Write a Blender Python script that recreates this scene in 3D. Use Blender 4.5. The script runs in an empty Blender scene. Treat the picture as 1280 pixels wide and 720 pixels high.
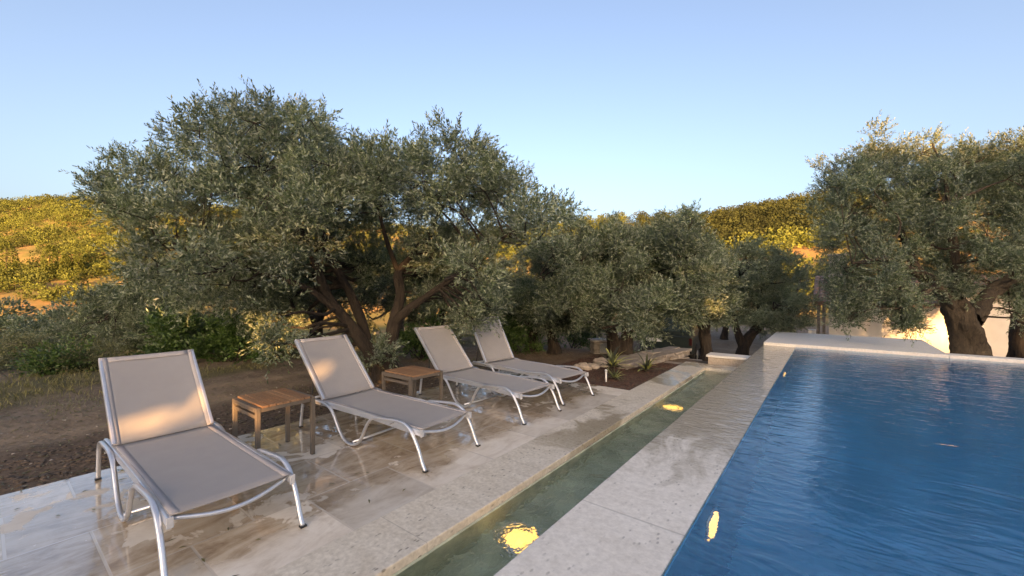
import bpy, bmesh, math, random
import numpy as np
from mathutils import Vector, Matrix

sc = bpy.context.scene
COL = sc.collection
RAD = math.radians

# ------------------------------------------------------------------ camera
FPX, CAMH, YAW, HORIZ = 515.0, 1.5, RAD(37.7), 361.0
FW = (-math.sin(YAW), math.cos(YAW))      # horizontal view direction
RT = (math.cos(YAW), math.sin(YAW))       # horizontal right
cam = bpy.data.cameras.new('camera')
cam.sensor_width = 36.0
cam.lens = FPX / 1280 * 36
cam.clip_start, cam.clip_end = 0.05, 4000
camo = bpy.data.objects.new('camera', cam)
camo.location = (0, 0, CAMH)
camo.rotation_euler = (RAD(90), 0, YAW)
COL.objects.link(camo)
sc.camera = camo

# ------------------------------------------------------------------ sky, sun, exposure
SUN_EL = RAD(7.0)
SUN_AZ = math.atan2(-FW[0], -FW[1])       # clockwise from +Y; the sun stands low behind the camera
w = bpy.data.worlds.new('World')
sc.world = w
w.use_nodes = True
wn = w.node_tree.nodes
sky = wn.new('ShaderNodeTexSky')
sky.sky_type = 'NISHITA'
sky.sun_disc = False
sky.sun_elevation = SUN_EL
sky.sun_rotation = SUN_AZ
sky.altitude = 200
sky.air_density = 0.75
sky.dust_density = 6.0
sky.ozone_density = 2.6
bg = wn['Background']
bg.inputs['Strength'].default_value = 0.15
w.node_tree.links.new(sky.outputs['Color'], bg.inputs['Color'])

sl = bpy.data.lights.new('sun', 'SUN')
sl.energy = 5.0
sl.angle = RAD(0.42)
sl.color = (1.0, 0.63, 0.29)
so = bpy.data.objects.new('sun', sl)
sdir = Vector((FW[0] * math.cos(SUN_EL), FW[1] * math.cos(SUN_EL), -math.sin(SUN_EL)))
so.rotation_euler = sdir.to_track_quat('-Z', 'Y').to_euler()
so.location = (20, -20, 30)
COL.objects.link(so)

sc.view_settings.view_transform = 'Standard'
sc.view_settings.look = 'None'
sc.view_settings.gamma = 1
sc.view_settings.use_curve_mapping = False
sc.view_settings.exposure = 2.34
sc.view_settings.use_white_balance = True      # the photograph is balanced for the blue open shade
sc.view_settings.white_balance_temperature = 9650
sc.view_settings.white_balance_tint = 21
sc.render.engine = 'CYCLES'
cy = sc.cycles
cy.use_denoising = True
cy.max_bounces = 8
cy.diffuse_bounces = 3
cy.glossy_bounces = 4
cy.transmission_bounces = 6
cy.transparent_max_bounces = 8
cy.blur_glossy = 0.5
cy.sample_clamp_indirect = 8
sc.render.film_transparent = False

# ------------------------------------------------------------------ helpers
def at(px, d, py):
    """surveyed point: bearing and height read off at distance d"""
    l = (px - 640) / FPX * d
    return Vector((d * FW[0] + l * RT[0], d * FW[1] + l * RT[1], CAMH - (py - HORIZ) / FPX * d))

def frame(d, u, z):
    return Vector((d * FW[0] + u * RT[0], d * FW[1] + u * RT[1], z))

def props(o, label=None, cat=None, group=None, kind=None):
    if label: o['label'] = label
    if cat: o['category'] = cat
    if group: o['group'] = group
    if kind: o['kind'] = kind
    return o

def empty(name, loc, rz, label, cat, group=None):
    o = bpy.data.objects.new(name, None)
    o.location = loc
    o.rotation_euler = (0, 0, rz)
    COL.objects.link(o)
    return props(o, label, cat, group)

def link(name, me, mat=None, parent=None):
    o = bpy.data.objects.new(name, me)
    if mat is not None:
        me.materials.append(mat)
    COL.objects.link(o)
    if parent is not None:
        o.parent = parent
    return o

def np_mesh(name, V, Q, attrs=None, smooth=False):
    """V (n,3), Q (m,k) int -> mesh"""
    me = bpy.data.meshes.new(name)
    V = np.ascontiguousarray(V, dtype=np.float32)
    Q = np.ascontiguousarray(Q, dtype=np.int32)
    k = Q.shape[1]
    me.vertices.add(len(V)); me.vertices.foreach_set('co', V.ravel())
    me.loops.add(Q.size); me.loops.foreach_set('vertex_index', Q.ravel())
    me.polygons.add(len(Q))
    me.polygons.foreach_set('loop_start', np.arange(0, Q.size, k, dtype=np.int32))
    if smooth:
        me.polygons.foreach_set('use_smooth', np.ones(len(Q), dtype=bool))
    me.update(calc_edges=True)
    for an, av in (attrs or {}).items():
        av = np.asarray(av, dtype=np.float32)
        if av.ndim == 1:
            a = me.attributes.new(an, 'FLOAT', 'POINT'); a.data.foreach_set('value', av)
        else:
            a = me.attributes.new(an, 'FLOAT_COLOR', 'POINT'); a.data.foreach_set('color', av.ravel())
    return me

class MB:
    """collects vertices and faces of one mesh"""
    def __init__(s): s.v, s.f, s.sm = [], [], []
    def add(s, vs, fs, smooth=False):
        b = len(s.v)
        s.v += [tuple(p) for p in vs]
        s.f += [tuple(i + b for i in q) for q in fs]
        s.sm += [smooth] * len(fs)
        return s
    def box(s, lo, hi, bev=0.0, M=None, jit=0.0, rng=None):
        bm = bmesh.new()
        bmesh.ops.create_cube(bm, size=1)
        for v in bm.verts:
            v.co = Vector([(lo[i] + hi[i]) / 2 + v.co[i] * (hi[i] - lo[i]) for i in range(3)])
        if jit:
            for v in bm.verts:
                v.co += Vector([rng.uniform(-jit, jit) for _ in range(3)])
        if bev:
            bmesh.ops.bevel(bm, geom=bm.edges[:], offset=bev, segments=2, affect='EDGES', profile=0.6)
        if M is not None:
            bm.transform(M)
        bm.verts.index_update()
        s.add([v.co[:] for v in bm.verts], [[v.index for v in f.verts] for f in bm.faces])
        bm.free()
        return s
    def sweep(s, pts, sec, up=(0, 0, 1), closed=True, smooth=False, scales=None):
        """sweep a closed 2-D section (a along side, b along normal) over a path"""
        pts = [Vector(p) for p in pts]
        n, m = len(pts), len(sec)
        vs = []
        up = Vector(up)
        for i, p in enumerate(pts):
            t = (pts[min(i + 1, n - 1)] - pts[max(i - 1, 0)]).normalized()
            side = t.cross(up)
            if side.length < 1e-4: side = t.cross(Vector((1, 0, 0)))
            side.normalize()
            nor = side.cross(t).normalized()
            k = scales[i] if scales else 1.0
            for a, b in sec:
                vs.append(p + side * a * k + nor * b * k)
        fs = []
        for i in range(n - 1):
            for j in range(m):
                fs.append((i * m + j, i * m + (j + 1) % m, (i + 1) * m + (j + 1) % m, (i + 1) * m + j))
        fs.append(tuple(range(m))[::-1])
        fs.append(tuple((n - 1) * m + j for j in range(m)))
        return s.add(vs, fs, smooth)
    def lathe(s, prof, c=(0, 0, 0), seg=20, smooth=True):
        vs, fs = [], []
        for r, z in prof:
            for k in range(seg):
                a = 2 * math.pi * k / seg
                vs.append((c[0] + r * math.cos(a), c[1] + r * math.sin(a), c[2] + z))
        for i in range(len(prof) - 1):
            for k in range(seg):
                fs.append((i * seg + k, i * seg + (k + 1) % seg, (i + 1) * seg + (k + 1) % seg, (i + 1) * seg + k))
        fs.append(tuple(range(seg))[::-1])
        fs.append(tuple((len(prof) - 1) * seg + k for k in range(seg)))
        return s.add(vs, fs, smooth)
    def build(s, name, mat=None, parent=None):
        me = bpy.data.meshes.new(name)
        me.from_pydata(s.v, [], s.f)
        me.polygons.foreach_set('use_smooth', s.sm)
        me.update()
        return link(name, me, mat, parent)

def rrect(a, b, r=0.3, n=3):
    """rounded rectangle section, half sizes a, b"""
    rr = min(a, b) * r
    out = []
    for cx, cy_, a0 in ((a - rr, b - rr, 0), (-a + rr, b - rr, 90), (-a + rr, -b + rr, 180), (a - rr, -b + rr, 270)):
        for k in range(n):
            t = RAD(a0 + 90 * k / (n - 1))
            out.append((cx + rr * math.cos(t), cy_ + rr * math.sin(t)))
    return out

def circ(r, n=10):
    return [(r * math.cos(2 * math.pi * k / n), r * math.sin(2 * math.pi * k / n)) for k in range(n)]

def catmull(P, step):
    """P list of 4-tuples (x,y,z,r): resampled smooth curve"""
    P = [np.array(p, float) for p in P]
    Q = [2 * P[0] - P[1]] + P + [2 * P[-1] - P[-2]]
    out = []
    for i in range(1, len(Q) - 2):
        a, b, c, d = Q[i - 1:i + 3]
        n = max(1, int(np.linalg.norm((c - b)[:3]) / step))
        for k in range(n):
            t = k / n
            out.append(0.5 * ((2 * b) + (-a + c) * t + (2 * a - 5 * b + 4 * c - d) * t * t + (-a + 3 * b - 3 * c + d) * t ** 3))
    out.append(P[-1])
    return np.array(out)

# ------------------------------------------------------------------ node materials
class NT:
    def __init__(s, name):
        s.m = bpy.data.materials.new(name)
        s.m.use_nodes = True
        s.t = s.m.node_tree
        s.N, s.L = s.t.nodes, s.t.links
        s.p = s.N['Principled BSDF']
        s.out = s.N['Material Output']
    def n(s, typ, **kw):
        nd = s.N.new(typ)
        for k, v in kw.items():
            if k.startswith('_'): setattr(nd, k[1:], v)
            else:
                nd.inputs[k.replace('__', ' ')].default_value = v
        return nd
    def l(s, a, b): s.L.new(a, b)
    def set(s, **kw):
        for k, v in kw.items():
            k = k.replace('__', ' ')
            if hasattr(v, 'is_output'): s.l(v, s.p.inputs[k])
            else: s.p.inputs[k].default_value = v
        return s
    def pos(s, scale=(1, 1, 1), loc=(0, 0, 0), rot=(0, 0, 0), obj=False):
        if obj: src = s.n('ShaderNodeTexCoord').outputs['Object']
        else: src = s.n('ShaderNodeNewGeometry').outputs['Position']
        mp = s.n('ShaderNodeMapping')
        mp.inputs['Scale'].default_value = scale
        mp.inputs['Location'].default_value = loc
        mp.inputs['Rotation'].default_value = rot
        s.l(src, mp.inputs['Vector'])
        return mp.outputs['Vector']
    def noise(s, vec, scale, detail=4, rough=0.55, dist=0.0):
        nd = s.n('ShaderNodeTexNoise', Scale=scale, Detail=detail, Roughness=rough, Distortion=dist)
        s.l(vec, nd.inputs['Vector'])
        return nd.outputs['Fac']
    def voro(s, vec, scale, feat='F1', out='Distance'):
        nd = s.n('ShaderNodeTexVoronoi', Scale=scale); nd.feature = feat
        s.l(vec, nd.inputs['Vector'])
        return nd.outputs[out]
    def ramp(s, fac, stops, interp='LINEAR'):
        nd = s.n('ShaderNodeValToRGB')
        cr = nd.color_ramp
        cr.interpolation = interp
        while len(cr.elements) < len(stops): cr.elements.new(0.5)
        for e, (p, c) in zip(cr.elements, stops):
            e.position = p
            e.color = (c, c, c, 1) if isinstance(c, (int, float)) else (*c, 1)
        s.l(fac, nd.inputs['Fac'])
        return nd.outputs['Color']
    def mix(s, fac, a, b, mode='MIX'):
        nd = s.n('ShaderNodeMix'); nd.data_type = 'RGBA'; nd.blend_type = mode
        for v, sock in ((fac, nd.inputs[0]), (a, nd.inputs[6]), (b, nd.inputs[7])):
            if hasattr(v, 'is_output'): s.l(v, sock)
            elif isinstance(v, (int, float)): sock.default_value = v
            else: sock.default_value = (*v, 1)
        return nd.outputs[2]
    def math(s, op, a, b=0.0, c=None, clamp=False):
        nd = s.n('ShaderNodeMath'); nd.operation = op; nd.use_clamp = clamp
        for i, v in enumerate((a, b) if c is None else (a, b, c)):
            if hasattr(v, 'is_output'): s.l(v, nd.inputs[i])
            else: nd.inputs[i].default_value = v
        return nd.outputs[0]
    def smooth(s, v, lo, hi):
        nd = s.n('ShaderNodeMapRange'); nd.interpolation_type = 'SMOOTHSTEP'
        nd.inputs['From Min'].default_value = lo; nd.inputs['From Max'].default_value = hi
        s.l(v, nd.inputs['Value'])
        return nd.outputs['Result']
    def bump(s, h, strength=0.3, dist=0.01, normal=None):
        nd = s.n('ShaderNodeBump', Strength=strength, Distance=dist)
        s.l(h, nd.inputs['Height'])
        if normal is not None: s.l(normal, nd.inputs['Normal'])
        return nd.outputs['Normal']
    def xyz(s, vec):
        nd = s.n('ShaderNodeSeparateXYZ'); s.l(vec, nd.inputs[0])
        return nd.outputs

M = {}
def simple(name, col, rough=0.5, metal=0.0, var=0.12, scale=30, bump=0.15, bdist=0.002, **kw):
    t = NT(name)
    p = t.pos(obj=True)
    nz = t.noise(p, scale)
    lo = tuple(c * (1 - var) for c in col); hi = tuple(min(1, c * (1 + var)) for c in col)
    t.set(Base__Color=t.ramp(nz, [(0.3, lo), (0.7, hi)]), Roughness=rough, Metallic=metal, Normal=t.bump(t.noise(p, scale * 4), bump, bdist), **kw)
    M[name] = t.m
    return t.m

# --- travertine paving, soaked with water in patches
def travertine_terrace():
    t = NT('travertine_paving')
    P = t.pos()
    # slabs: strips along Y, each 0.667 wide, slabs 1.333 long
    mp = t.n('ShaderNodeMapping'); mp.inputs['Location'].default_value = (-0.417 + 1.333 * 4, 2.94 + 0.667 * 6, 0)
    sw = t.n('ShaderNodeCombineXYZ'); X = t.xyz(P)
    t.l(X['Y'], sw.inputs['X']); t.l(X['X'], sw.inputs['Y'])
    t.l(sw.outputs[0], mp.inputs['Vector'])
    br = t.n('ShaderNodeTexBrick')
    br.offset = 0.5; br.squash = 1.0
    br.inputs['Scale'].default_value = 1.0
    br.inputs['Mortar Size'].default_value = 0.008
    br.inputs['Mortar Smooth'].default_value = 0.3
    br.inputs['Brick Width'].default_value = 0.667
    br.inputs['Row Height'].default_value = 0.667
    br.inputs['Color1'].default_value = (0.25, 0.25, 0.25, 1)
    br.inputs['Color2'].default_value = (1, 1, 1, 1)
    t.l(mp.outputs[0], br.inputs['Vector'])
    mortar = br.outputs['Fac']
    slab = br.outputs['Color']
    # veins along Y, shifted from slab to slab
    off = t.n('ShaderNodeVectorMath'); off.operation = 'MULTIPLY_ADD'
    t.l(slab, off.inputs[0]); off.inputs[1].default_value = (7, 3, 5); t.l(P, off.inputs[2])
    st = t.n('ShaderNodeMapping'); st.inputs['Scale'].default_value = (2.3, 0.85, 1)
    t.l(off.outputs[0], st.inputs['Vector'])
    vein = t.math('ADD', t.math('MULTIPLY', t.noise(st.outputs[0], 2.0, 8, 0.70, 1.6), 0.62), t.math('MULTIPLY', t.noise(P, 4.2, 7, 0.68, 0.8), 0.38))
    big = t.noise(P, 1.1, 4, 0.6, 0.4)
    dry = t.ramp(vein, [(0.34, (0.54, 0.46, 0.37)), (0.5, (0.68, 0.61, 0.52)), (0.66, (0.77, 0.715, 0.63))])
    wet = t.ramp(vein, [(0.34, (0.25, 0.165, 0.105)), (0.45, (0.42, 0.32, 0.225)), (0.54, (0.56, 0.455, 0.345)), (0.66, (0.64, 0.555, 0.445))])
    # wet film: most of the floor, with drying islands
    wm_n = t.math('ADD', t.math('MULTIPLY', big, 0.75), t.math('MULTIPLY', t.noise(off.outputs[0], 4.0, 6, 0.6, 0.8), 0.25))
    wetm = t.math('SUBTRACT', 1.0, t.smooth(wm_n, 0.545, 0.565))
    # the strip beside the kerb dries first
    dk = t.smooth(t.math('ADD', X['X'], t.math('MULTIPLY', t.noise(P, 2.5, 4), 0.9)), -2.35, -2.05)
    wetm = t.math('MULTIPLY', wetm, t.math('SUBTRACT', 1.0, t.math('MULTIPLY', dk, 0.85)))
    col = t.mix(wetm, dry, wet)
    sb = t.ramp(slab, [(0.2, 0.74), (1.0, 1.12)])
    col = t.mix(1.0, col, sb, 'MULTIPLY')
    col = t.mix(t.math('MULTIPLY', mortar, 0.8), col, (0.60, 0.53, 0.45))
    pits = t.voro(t.pos((26, 8, 26)), 1.0)
    pit = t.math('MULTIPLY', t.smooth(pits, 0.16, 0.08), t.smooth(t.noise(P, 3.2, 3), 0.56, 0.66))
    col = t.mix(t.math('MULTIPLY', pit, 0.6), col, (0.13, 0.095, 0.06))
    rough = t.ramp(wetm, [(0.0, 0.48), (1.0, 0.22)])
    h = t.math('SUBTRACT', t.math('MULTIPLY', vein, 0.3), t.math('ADD', t.math('MULTIPLY', mortar, 0.6), t.math('MULTIPLY', pit, 0.8)))
    nb = t.bump(h, 0.35, 0.003)
    film = t.noise(P, 3.0, 3, 0.5, 0.5)
    cn = t.bump(t.math('ADD', film, t.math('MULTIPLY', t.math('MULTIPLY', mortar, -1.0), 0.04)), 0.05, 0.03)
    t.set(Base__Color=col, Roughness=rough, Normal=nb, Coat__Weight=wetm, Coat__Roughness=0.012, Coat__IOR=1.55, Coat__Normal=cn)
    M['terrace'] = t.m

def rubble():
    t = NT('stone_rubble')
    g = t.n('ShaderNodeNewGeometry')
    P = t.pos()
    nz = t.noise(P, 9, 6, 0.65)
    c = t.mix(0.5, t.ramp(g.outputs['Random Per Island'], [(0, (0.20, 0.165, 0.14)), (0.5, (0.33, 0.285, 0.245)), (1, (0.44, 0.39, 0.34))]), t.ramp(nz, [(0.3, (0.13, 0.11, 0.095)), (0.7, (0.46, 0.41, 0.36))]))
    t.set(Base__Color=c, Roughness=0.92, Normal=t.bump(nz, 0.9, 0.03))
    M['stone_rubble'] = t.m

def travertine_block(name, lo, hi, joint=None, wet=None, dry_rough=0.55, pitw=0.5, vs=(1.3, 3.0, 3.0), ripple=False):
    """pale pitted travertine; wet = function giving a mask"""
    t = NT(name)
    P = t.pos()
    X = t.xyz(P)
    n1 = t.noise(t.pos(vs), 2.2, 8, 0.70, 0.6)
    n2 = t.noise(P, 34, 3, 0.6)
    base = t.ramp(n1, [(0.3, lo), (0.7, hi)])
    base = t.mix(0.45, base, t.ramp(n2, [(0.3, tuple(c * 0.66 for c in lo)), (0.7, hi)]))
    pits = t.voro(t.pos((34, 17, 28)), 1.0)
    pit = t.math('MULTIPLY', t.smooth(pits, 0.30, 0.14), t.smooth(t.noise(P, 4.5, 5, 0.65), 0.46, 0.60))
    base = t.mix(t.math('MULTIPLY', pit, pitw), base, tuple(c * 0.32 for c in lo))
    rough = dry_rough
    kw = {}
    h = t.math('SUBTRACT', t.math('MULTIPLY', n1, 0.25), pit)
    if joint:
        m = t.math('ABSOLUTE', t.math('SUBTRACT', t.math('FRACT', t.math('MULTIPLY', t.math('ADD', X['Y'], 20 + joint[1]), 1 / joint[0])), 0.5))
        jm = t.smooth(m, 0.4965, 0.4985)
        base = t.mix(t.math('MULTIPLY', jm, 0.45), base, tuple(c * 0.45 for c in lo))
        h = t.math('SUBTRACT', h, jm)
    nb = t.bump(h, 0.4, 0.003)
    if wet:
        wm = wet(t, P, X)
        dark = t.mix(1.0, base, (0.60, 0.54, 0.45), 'MULTIPLY')
        base = t.mix(wm, base, dark)
        if ripple:
            rp = t.noise(t.pos((4.5, 11.5, 1), rot=(0, 0, 0.25)), 1.0, 3, 0.55, 1.2)
            cn = t.bump(rp, 0.45, 0.05)
        else:
            cn = t.bump(t.noise(P, 6, 3), 0.12, 0.02)
        kw = dict(Coat__Weight=wm, Coat__Roughness=0.03, Coat__IOR=1.55, Coat__Normal=cn)
    t.set(Base__Color=base, Roughness=rough, Normal=nb, **kw)
    M[name] = t.m

def water(name, tint, sx, sy, strength, dist, rot=0.2):
    t = NT(name)
    a = t.noise(t.pos((sx, sy, 1), rot=(0, 0, rot)), 1.0, 3, 0.5, 0.9)
    b = t.noise(t.pos((sx * 3.1, sy * 2.7, 1), rot=(0, 0, rot + 0.5)), 1.0, 2, 0.5, 0.5)
    h = t.math('ADD', a, t.math('MULTIPLY', b, 0.28))
    t.set(Base__Color=(*tint, 1), Roughness=0.0, IOR=1.333, Transmission__Weight=1.0, Normal=t.bump(h, strength, dist))
    M[name] = t.m

def leaf(name, top, under, var=0.35, trans=0.22, rough=0.45, spec=0.4):
    t = NT(name)
    tint = t.n('ShaderNodeAttribute'); tint.attribute_name = 'tint'
    geo = t.n('ShaderNodeNewGeometry')
    c = t.mix(geo.outputs['Backfacing'], top, under)
    v = t.ramp(tint.outputs['Fac'], [(0.0, (1 - var, 1 - var, 1 - var * 0.8)), (0.8, (1 + var * 0.5, 1 + var * 0.45, 1 + var * 0.2)), (1.0, (1 + var * 1.4, 1 + var * 1.1, 1 + var * 0.4))])
    c = t.mix(1.0, c, v, 'MULTIPLY')
    t.set(Base__Color=c, Roughness=rough, Specular__IOR__Level=spec)
    tr = t.n('ShaderNodeBsdfTranslucent')
    t.l(t.mix(1.0, c, (1.1, 1.25, 0.55), 'MULTIPLY'), tr.inputs['Color'])
    ms = t.n('ShaderNodeMixShader'); ms.inputs[0].default_value = trans
    t.l(t.p.outputs[0], ms.inputs[1]); t.l(tr.outputs[0], ms.inputs[2])
    t.l(ms.outputs[0], t.out.inputs['Surface'])
    M[name] = t.m

def bark(name, lo, hi):
    t = NT(name)
    P = t.pos((14, 14, 3.0))
    n1 = t.noise(P, 1.5, 9, 0.70, 1.2)
    n2 = t.noise(t.pos(), 2.5, 3)
    c = t.mix(0.4, t.ramp(n1, [(0.32, lo), (0.62, hi)]), t.ramp(n2, [(0.35, lo), (0.7, hi)]))
    t.set(Base__Color=c, Roughness=0.9, Normal=t.bump(n1, 1.0, 0.06))
    M[name] = t.m

travertine_terrace()
def wet_kerb(t, P, X):
    a = t.smooth(t.noise(P, 0.9, 5, 0.6, 0.5), 0.50, 0.58)
    far = t.smooth(X['Y'], 2.5, 4.0)
    return t.math('MULTIPLY', t.math('MULTIPLY', a, far), 0.9)
def wet_coping(t, P, X):
    y = t.math('ADD', X['Y'], t.math('MULTIPLY', t.noise(t.pos((2.0, 1.0, 1)), 1.6, 5, 0.65, 1.0), 3.4))
    a = t.smooth(y, 4.4, 5.6)
    brk = t.smooth(t.noise(t.pos((2.2, 5.5, 1)), 1.0, 4, 0.6, 1.0), 0.30, 0.40)
    return t.math('MULTIPLY', a, t.math('ADD', t.math('MULTIPLY', brk, 0.6), 0.4))
travertine_block('kerb', (0.55, 0.465, 0.355), (0.78, 0.71, 0.60), joint=(1.22, 0.35), wet=wet_kerb, pitw=0.75)
travertine_block('coping', (0.68, 0.62, 0.535), (0.81, 0.765, 0.69), joint=(2.44, -0.27), wet=wet_coping, pitw=0.55, ripple=True)
travertine_block('platform', (0.66, 0.63, 0.58), (0.78, 0.755, 0.71), pitw=0.1, vs=(0.6, 5.0, 3.0))
travertine_block('low_wall', (0.42, 0.34, 0.27), (0.56, 0.48, 0.40), pitw=0.4, vs=(0.8, 3, 9))
water('pool_water', (0.62, 0.88, 1.0), 3.4, 8.5, 0.21, 0.04, 0.35)
water('channel_water', (0.85, 0.97, 0.88), 8.5, 6.5, 0.8, 0.05, 0.2)
simple('pool_plaster', (0.001, 0.28, 0.50), 0.6, var=0.15, scale=3)
simple('channel_stone', (0.46, 0.49, 0.36), 0.7, var=0.35, scale=5, bump=0.4)
leaf('olive_leaf', (0.090, 0.126, 0.072), (0.215, 0.255, 0.200))
leaf('poplar_leaf', (0.070, 0.088, 0.028), (0.080, 0.098, 0.036), rough=0.9, spec=0.05)
leaf('olive_leaf_pale', (0.120, 0.160, 0.100), (0.240, 0.285, 0.225))
leaf('olive_leaf_far', (0.085, 0.108, 0.062), (0.185, 0.208, 0.160))
leaf('shrub_leaf', (0.045, 0.095, 0.022), (0.075, 0.130, 0.045))
leaf('scrub_leaf', (0.120, 0.130, 0.065), (0.165, 0.170, 0.105))
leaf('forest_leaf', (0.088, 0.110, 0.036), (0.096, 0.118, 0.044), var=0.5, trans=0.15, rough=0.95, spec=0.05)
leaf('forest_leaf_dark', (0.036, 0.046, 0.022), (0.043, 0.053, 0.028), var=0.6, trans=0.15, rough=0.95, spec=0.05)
leaf('grass_blade', (0.140, 0.138, 0.062), (0.175, 0.165, 0.085), var=0.5)
leaf('agave_leaf', (0.20, 0.24, 0.11), (0.22, 0.26, 0.13), var=0.8, trans=0.1)
bark('bark', (0.010, 0.007, 0.005), (0.058, 0.041, 0.029))
bark('bark_grey', (0.013, 0.009, 0.006), (0.105, 0.078, 0.052))
simple('aluminium', (0.66, 0.68, 0.72), 0.33, 0.75, var=0.04, scale=60, bump=0.03)
simple('plastic_cap', (0.45, 0.46, 0.48), 0.5)
simple('black_plastic', (0.02, 0.02, 0.02), 0.5)
simple('taupe_metal', (0.125, 0.102, 0.082), 0.45, 0.2, var=0.08, scale=40, bump=0.04)
rubble()
simple('pale_rock', (0.36, 0.30, 0.245), 0.9, var=0.3, scale=9, bump=0.8, bdist=0.01)
simple('cap_white', (0.68, 0.66, 0.63), 0.6, var=0.06)
simple('white_plaster', (0.66, 0.63, 0.59), 0.85, var=0.05, scale=4)
simple('roof_tile', (0.28, 0.165, 0.115), 0.85, var=0.4, scale=6, bump=0.3)
simple('chimney_stone', (0.58, 0.53, 0.46), 0.9, var=0.4, scale=9, bump=0.5)
simple('grey_wood', (0.16, 0.145, 0.13), 0.8, var=0.3, scale=14)
simple('dark_paint', (0.018, 0.028, 0.026), 0.35, var=0.1)
simple('car_glass', (0.05, 0.075, 0.075), 0.06, var=0.05, bump=0.0)
simple('rubber', (0.015, 0.015, 0.015), 0.8)
simple('plate_white', (0.7, 0.7, 0.68), 0.5, bump=0.0)
simple('lamp_red', (0.05, 0.006, 0.006), 0.3)
simple('steel_grey', (0.34, 0.35, 0.35), 0.5, 0.4)
simple('red_plastic', (0.50, 0.02, 0.025), 0.4)
simple('white_plastic', (0.70, 0.70, 0.68), 0.4)
simple('soil_clod', (0.090, 0.064, 0.047), 0.95, var=0.5, scale=25)
simple('mulch', (0.075, 0.036, 0.025), 0.95, var=0.5, scale=25)

def fabric():
    t = NT('sling_fabric')
    P = t.pos(obj=True)
    wv = t.n('ShaderNodeTexChecker', Scale=420.0); t.l(P, wv.inputs['Vector'])
    nz = t.noise(P, 6, 3)
    c = t.mix(0.35, t.ramp(nz, [(0.3, (0.250, 0.240, 0.240)), (0.7, (0.285, 0.274, 0.273))]), t.ramp(wv.outputs['Fac'], [(0, (0.225, 0.214, 0.213)), (1, (0.325, 0.313, 0.312))]))
    t.set(Base__Color=c, Roughness=0.62, Normal=t.bump(wv.outputs['Fac'], 0.15, 0.001), Sheen__Weight=0.1)
    M['sling'] = t.m
    t = NT('sling_hem')
    P = t.pos(obj=True)
    wv = t.n('ShaderNodeTexChecker', Scale=420.0); t.l(P, wv.inputs['Vector'])
    t.set(Base__Color=t.ramp(wv.outputs['Fac'], [(0, (0.33, 0.30, 0.295)), (1, (0.42, 0.385, 0.375))]), Roughness=0.6)
    M['hem'] = t.m
fabric()

def teak():
    t = NT('teak')
    P = t.pos((3, 60, 60), obj=True)
    g = t.noise(P, 1.0, 5, 0.6, 0.4)
    b = t.noise(t.pos((0.3, 18, 1), obj=True), 1.0, 1)
    c = t.mix(0.45, t.ramp(g, [(0.3, (0.16, 0.080, 0.042)), (0.7, (0.30, 0.170, 0.095))]), t.ramp(b, [(0.35, (0.16, 0.07, 0.032)), (0.65, (0.36, 0.19, 0.095))]))
    t.set(Base__Color=c, Roughness=0.5, Normal=t.bump(g, 0.3, 0.001))
    M['teak'] = t.m
teak()

def glow(name, col, strength):
    t = NT(name)
    nz = t.noise(t.pos(obj=True), 20)
    t.set(Base__Color=(0.8, 0.75, 0.6, 1), Emission__Color=t.ramp(nz, [(0.2, tuple(c * 0.9 for c in col)), (0.8, col)]), Emission__Strength=strength)
    M[name] = t.m
glow('lamp_glow', (1.0, 0.60, 0.12), 0.42)
glow('pool_lamp_glow', (1.0, 0.55, 0.13), 0.5)

def ground_mat():
    t = NT('ground')
    P = t.pos()
    zone = t.n('ShaderNodeAttribute'); zone.attribute_name = 'zone'
    Z = t.n('ShaderNodeSeparateColor'); t.l(zone.outputs['Color'], Z.inputs[0])
    n1 = t.noise(P, 2.3, 8, 0.65, 0.4)
    n2 = t.noise(P, 19, 5, 0.6)
    dirt = t.ramp(n1, [(0.3, (0.115, 0.080, 0.055)), (0.55, (0.19, 0.140, 0.100)), (0.75, (0.27, 0.205, 0.150))])
    dirt = t.mix(0.4, dirt, t.ramp(n2, [(0.35, (0.07, 0.046, 0.032)), (0.65, (0.26, 0.20, 0.15))]))
    path = t.ramp(n1, [(0.3, (0.19, 0.135, 0.090)), (0.7, (0.31, 0.235, 0.165))])
    soil = t.ramp(n2, [(0.35, (0.066, 0.044, 0.032)), (0.65, (0.150, 0.105, 0.075))])
    grass = t.ramp(n1, [(0.3, (0.060, 0.058, 0.026)), (0.7, (0.165, 0.135, 0.070))])
    c = t.mix(Z.outputs['Red'], dirt, path)
    c = t.mix(Z.outputs['Green'], c, grass)
    c = t.mix(Z.outputs['Blue'], c, soil)
    far = t.n('ShaderNodeAttribute'); far.attribute_name = 'far'
    nf = t.noise(t.pos((1, 1, 3)), 0.05, 6, 0.6, 0.5)
    hill = t.ramp(nf, [(0.35, (0.085, 0.088, 0.030)), (0.50, (0.14, 0.115, 0.045)), (0.66, (0.27, 0.16, 0.075))])
    c = t.mix(far.outputs['Fac'], c, hill)
    h = t.math('ADD', t.math('MULTIPLY', n1, 0.5), t.math('MULTIPLY', n2, 0.4))
    t.set(Base__Color=c, Roughness=0.95, Normal=t.bump(h, 0.7, 0.05), Specular__IOR__Level=0.2)
    M['ground'] = t.m
ground_mat()

# ------------------------------------------------------------------ terrain
def sstep(x, a, b):
    t = np.clip((x - a) / (b - a), 0, 1)
    return t * t * (3 - 2 * t)

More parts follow.
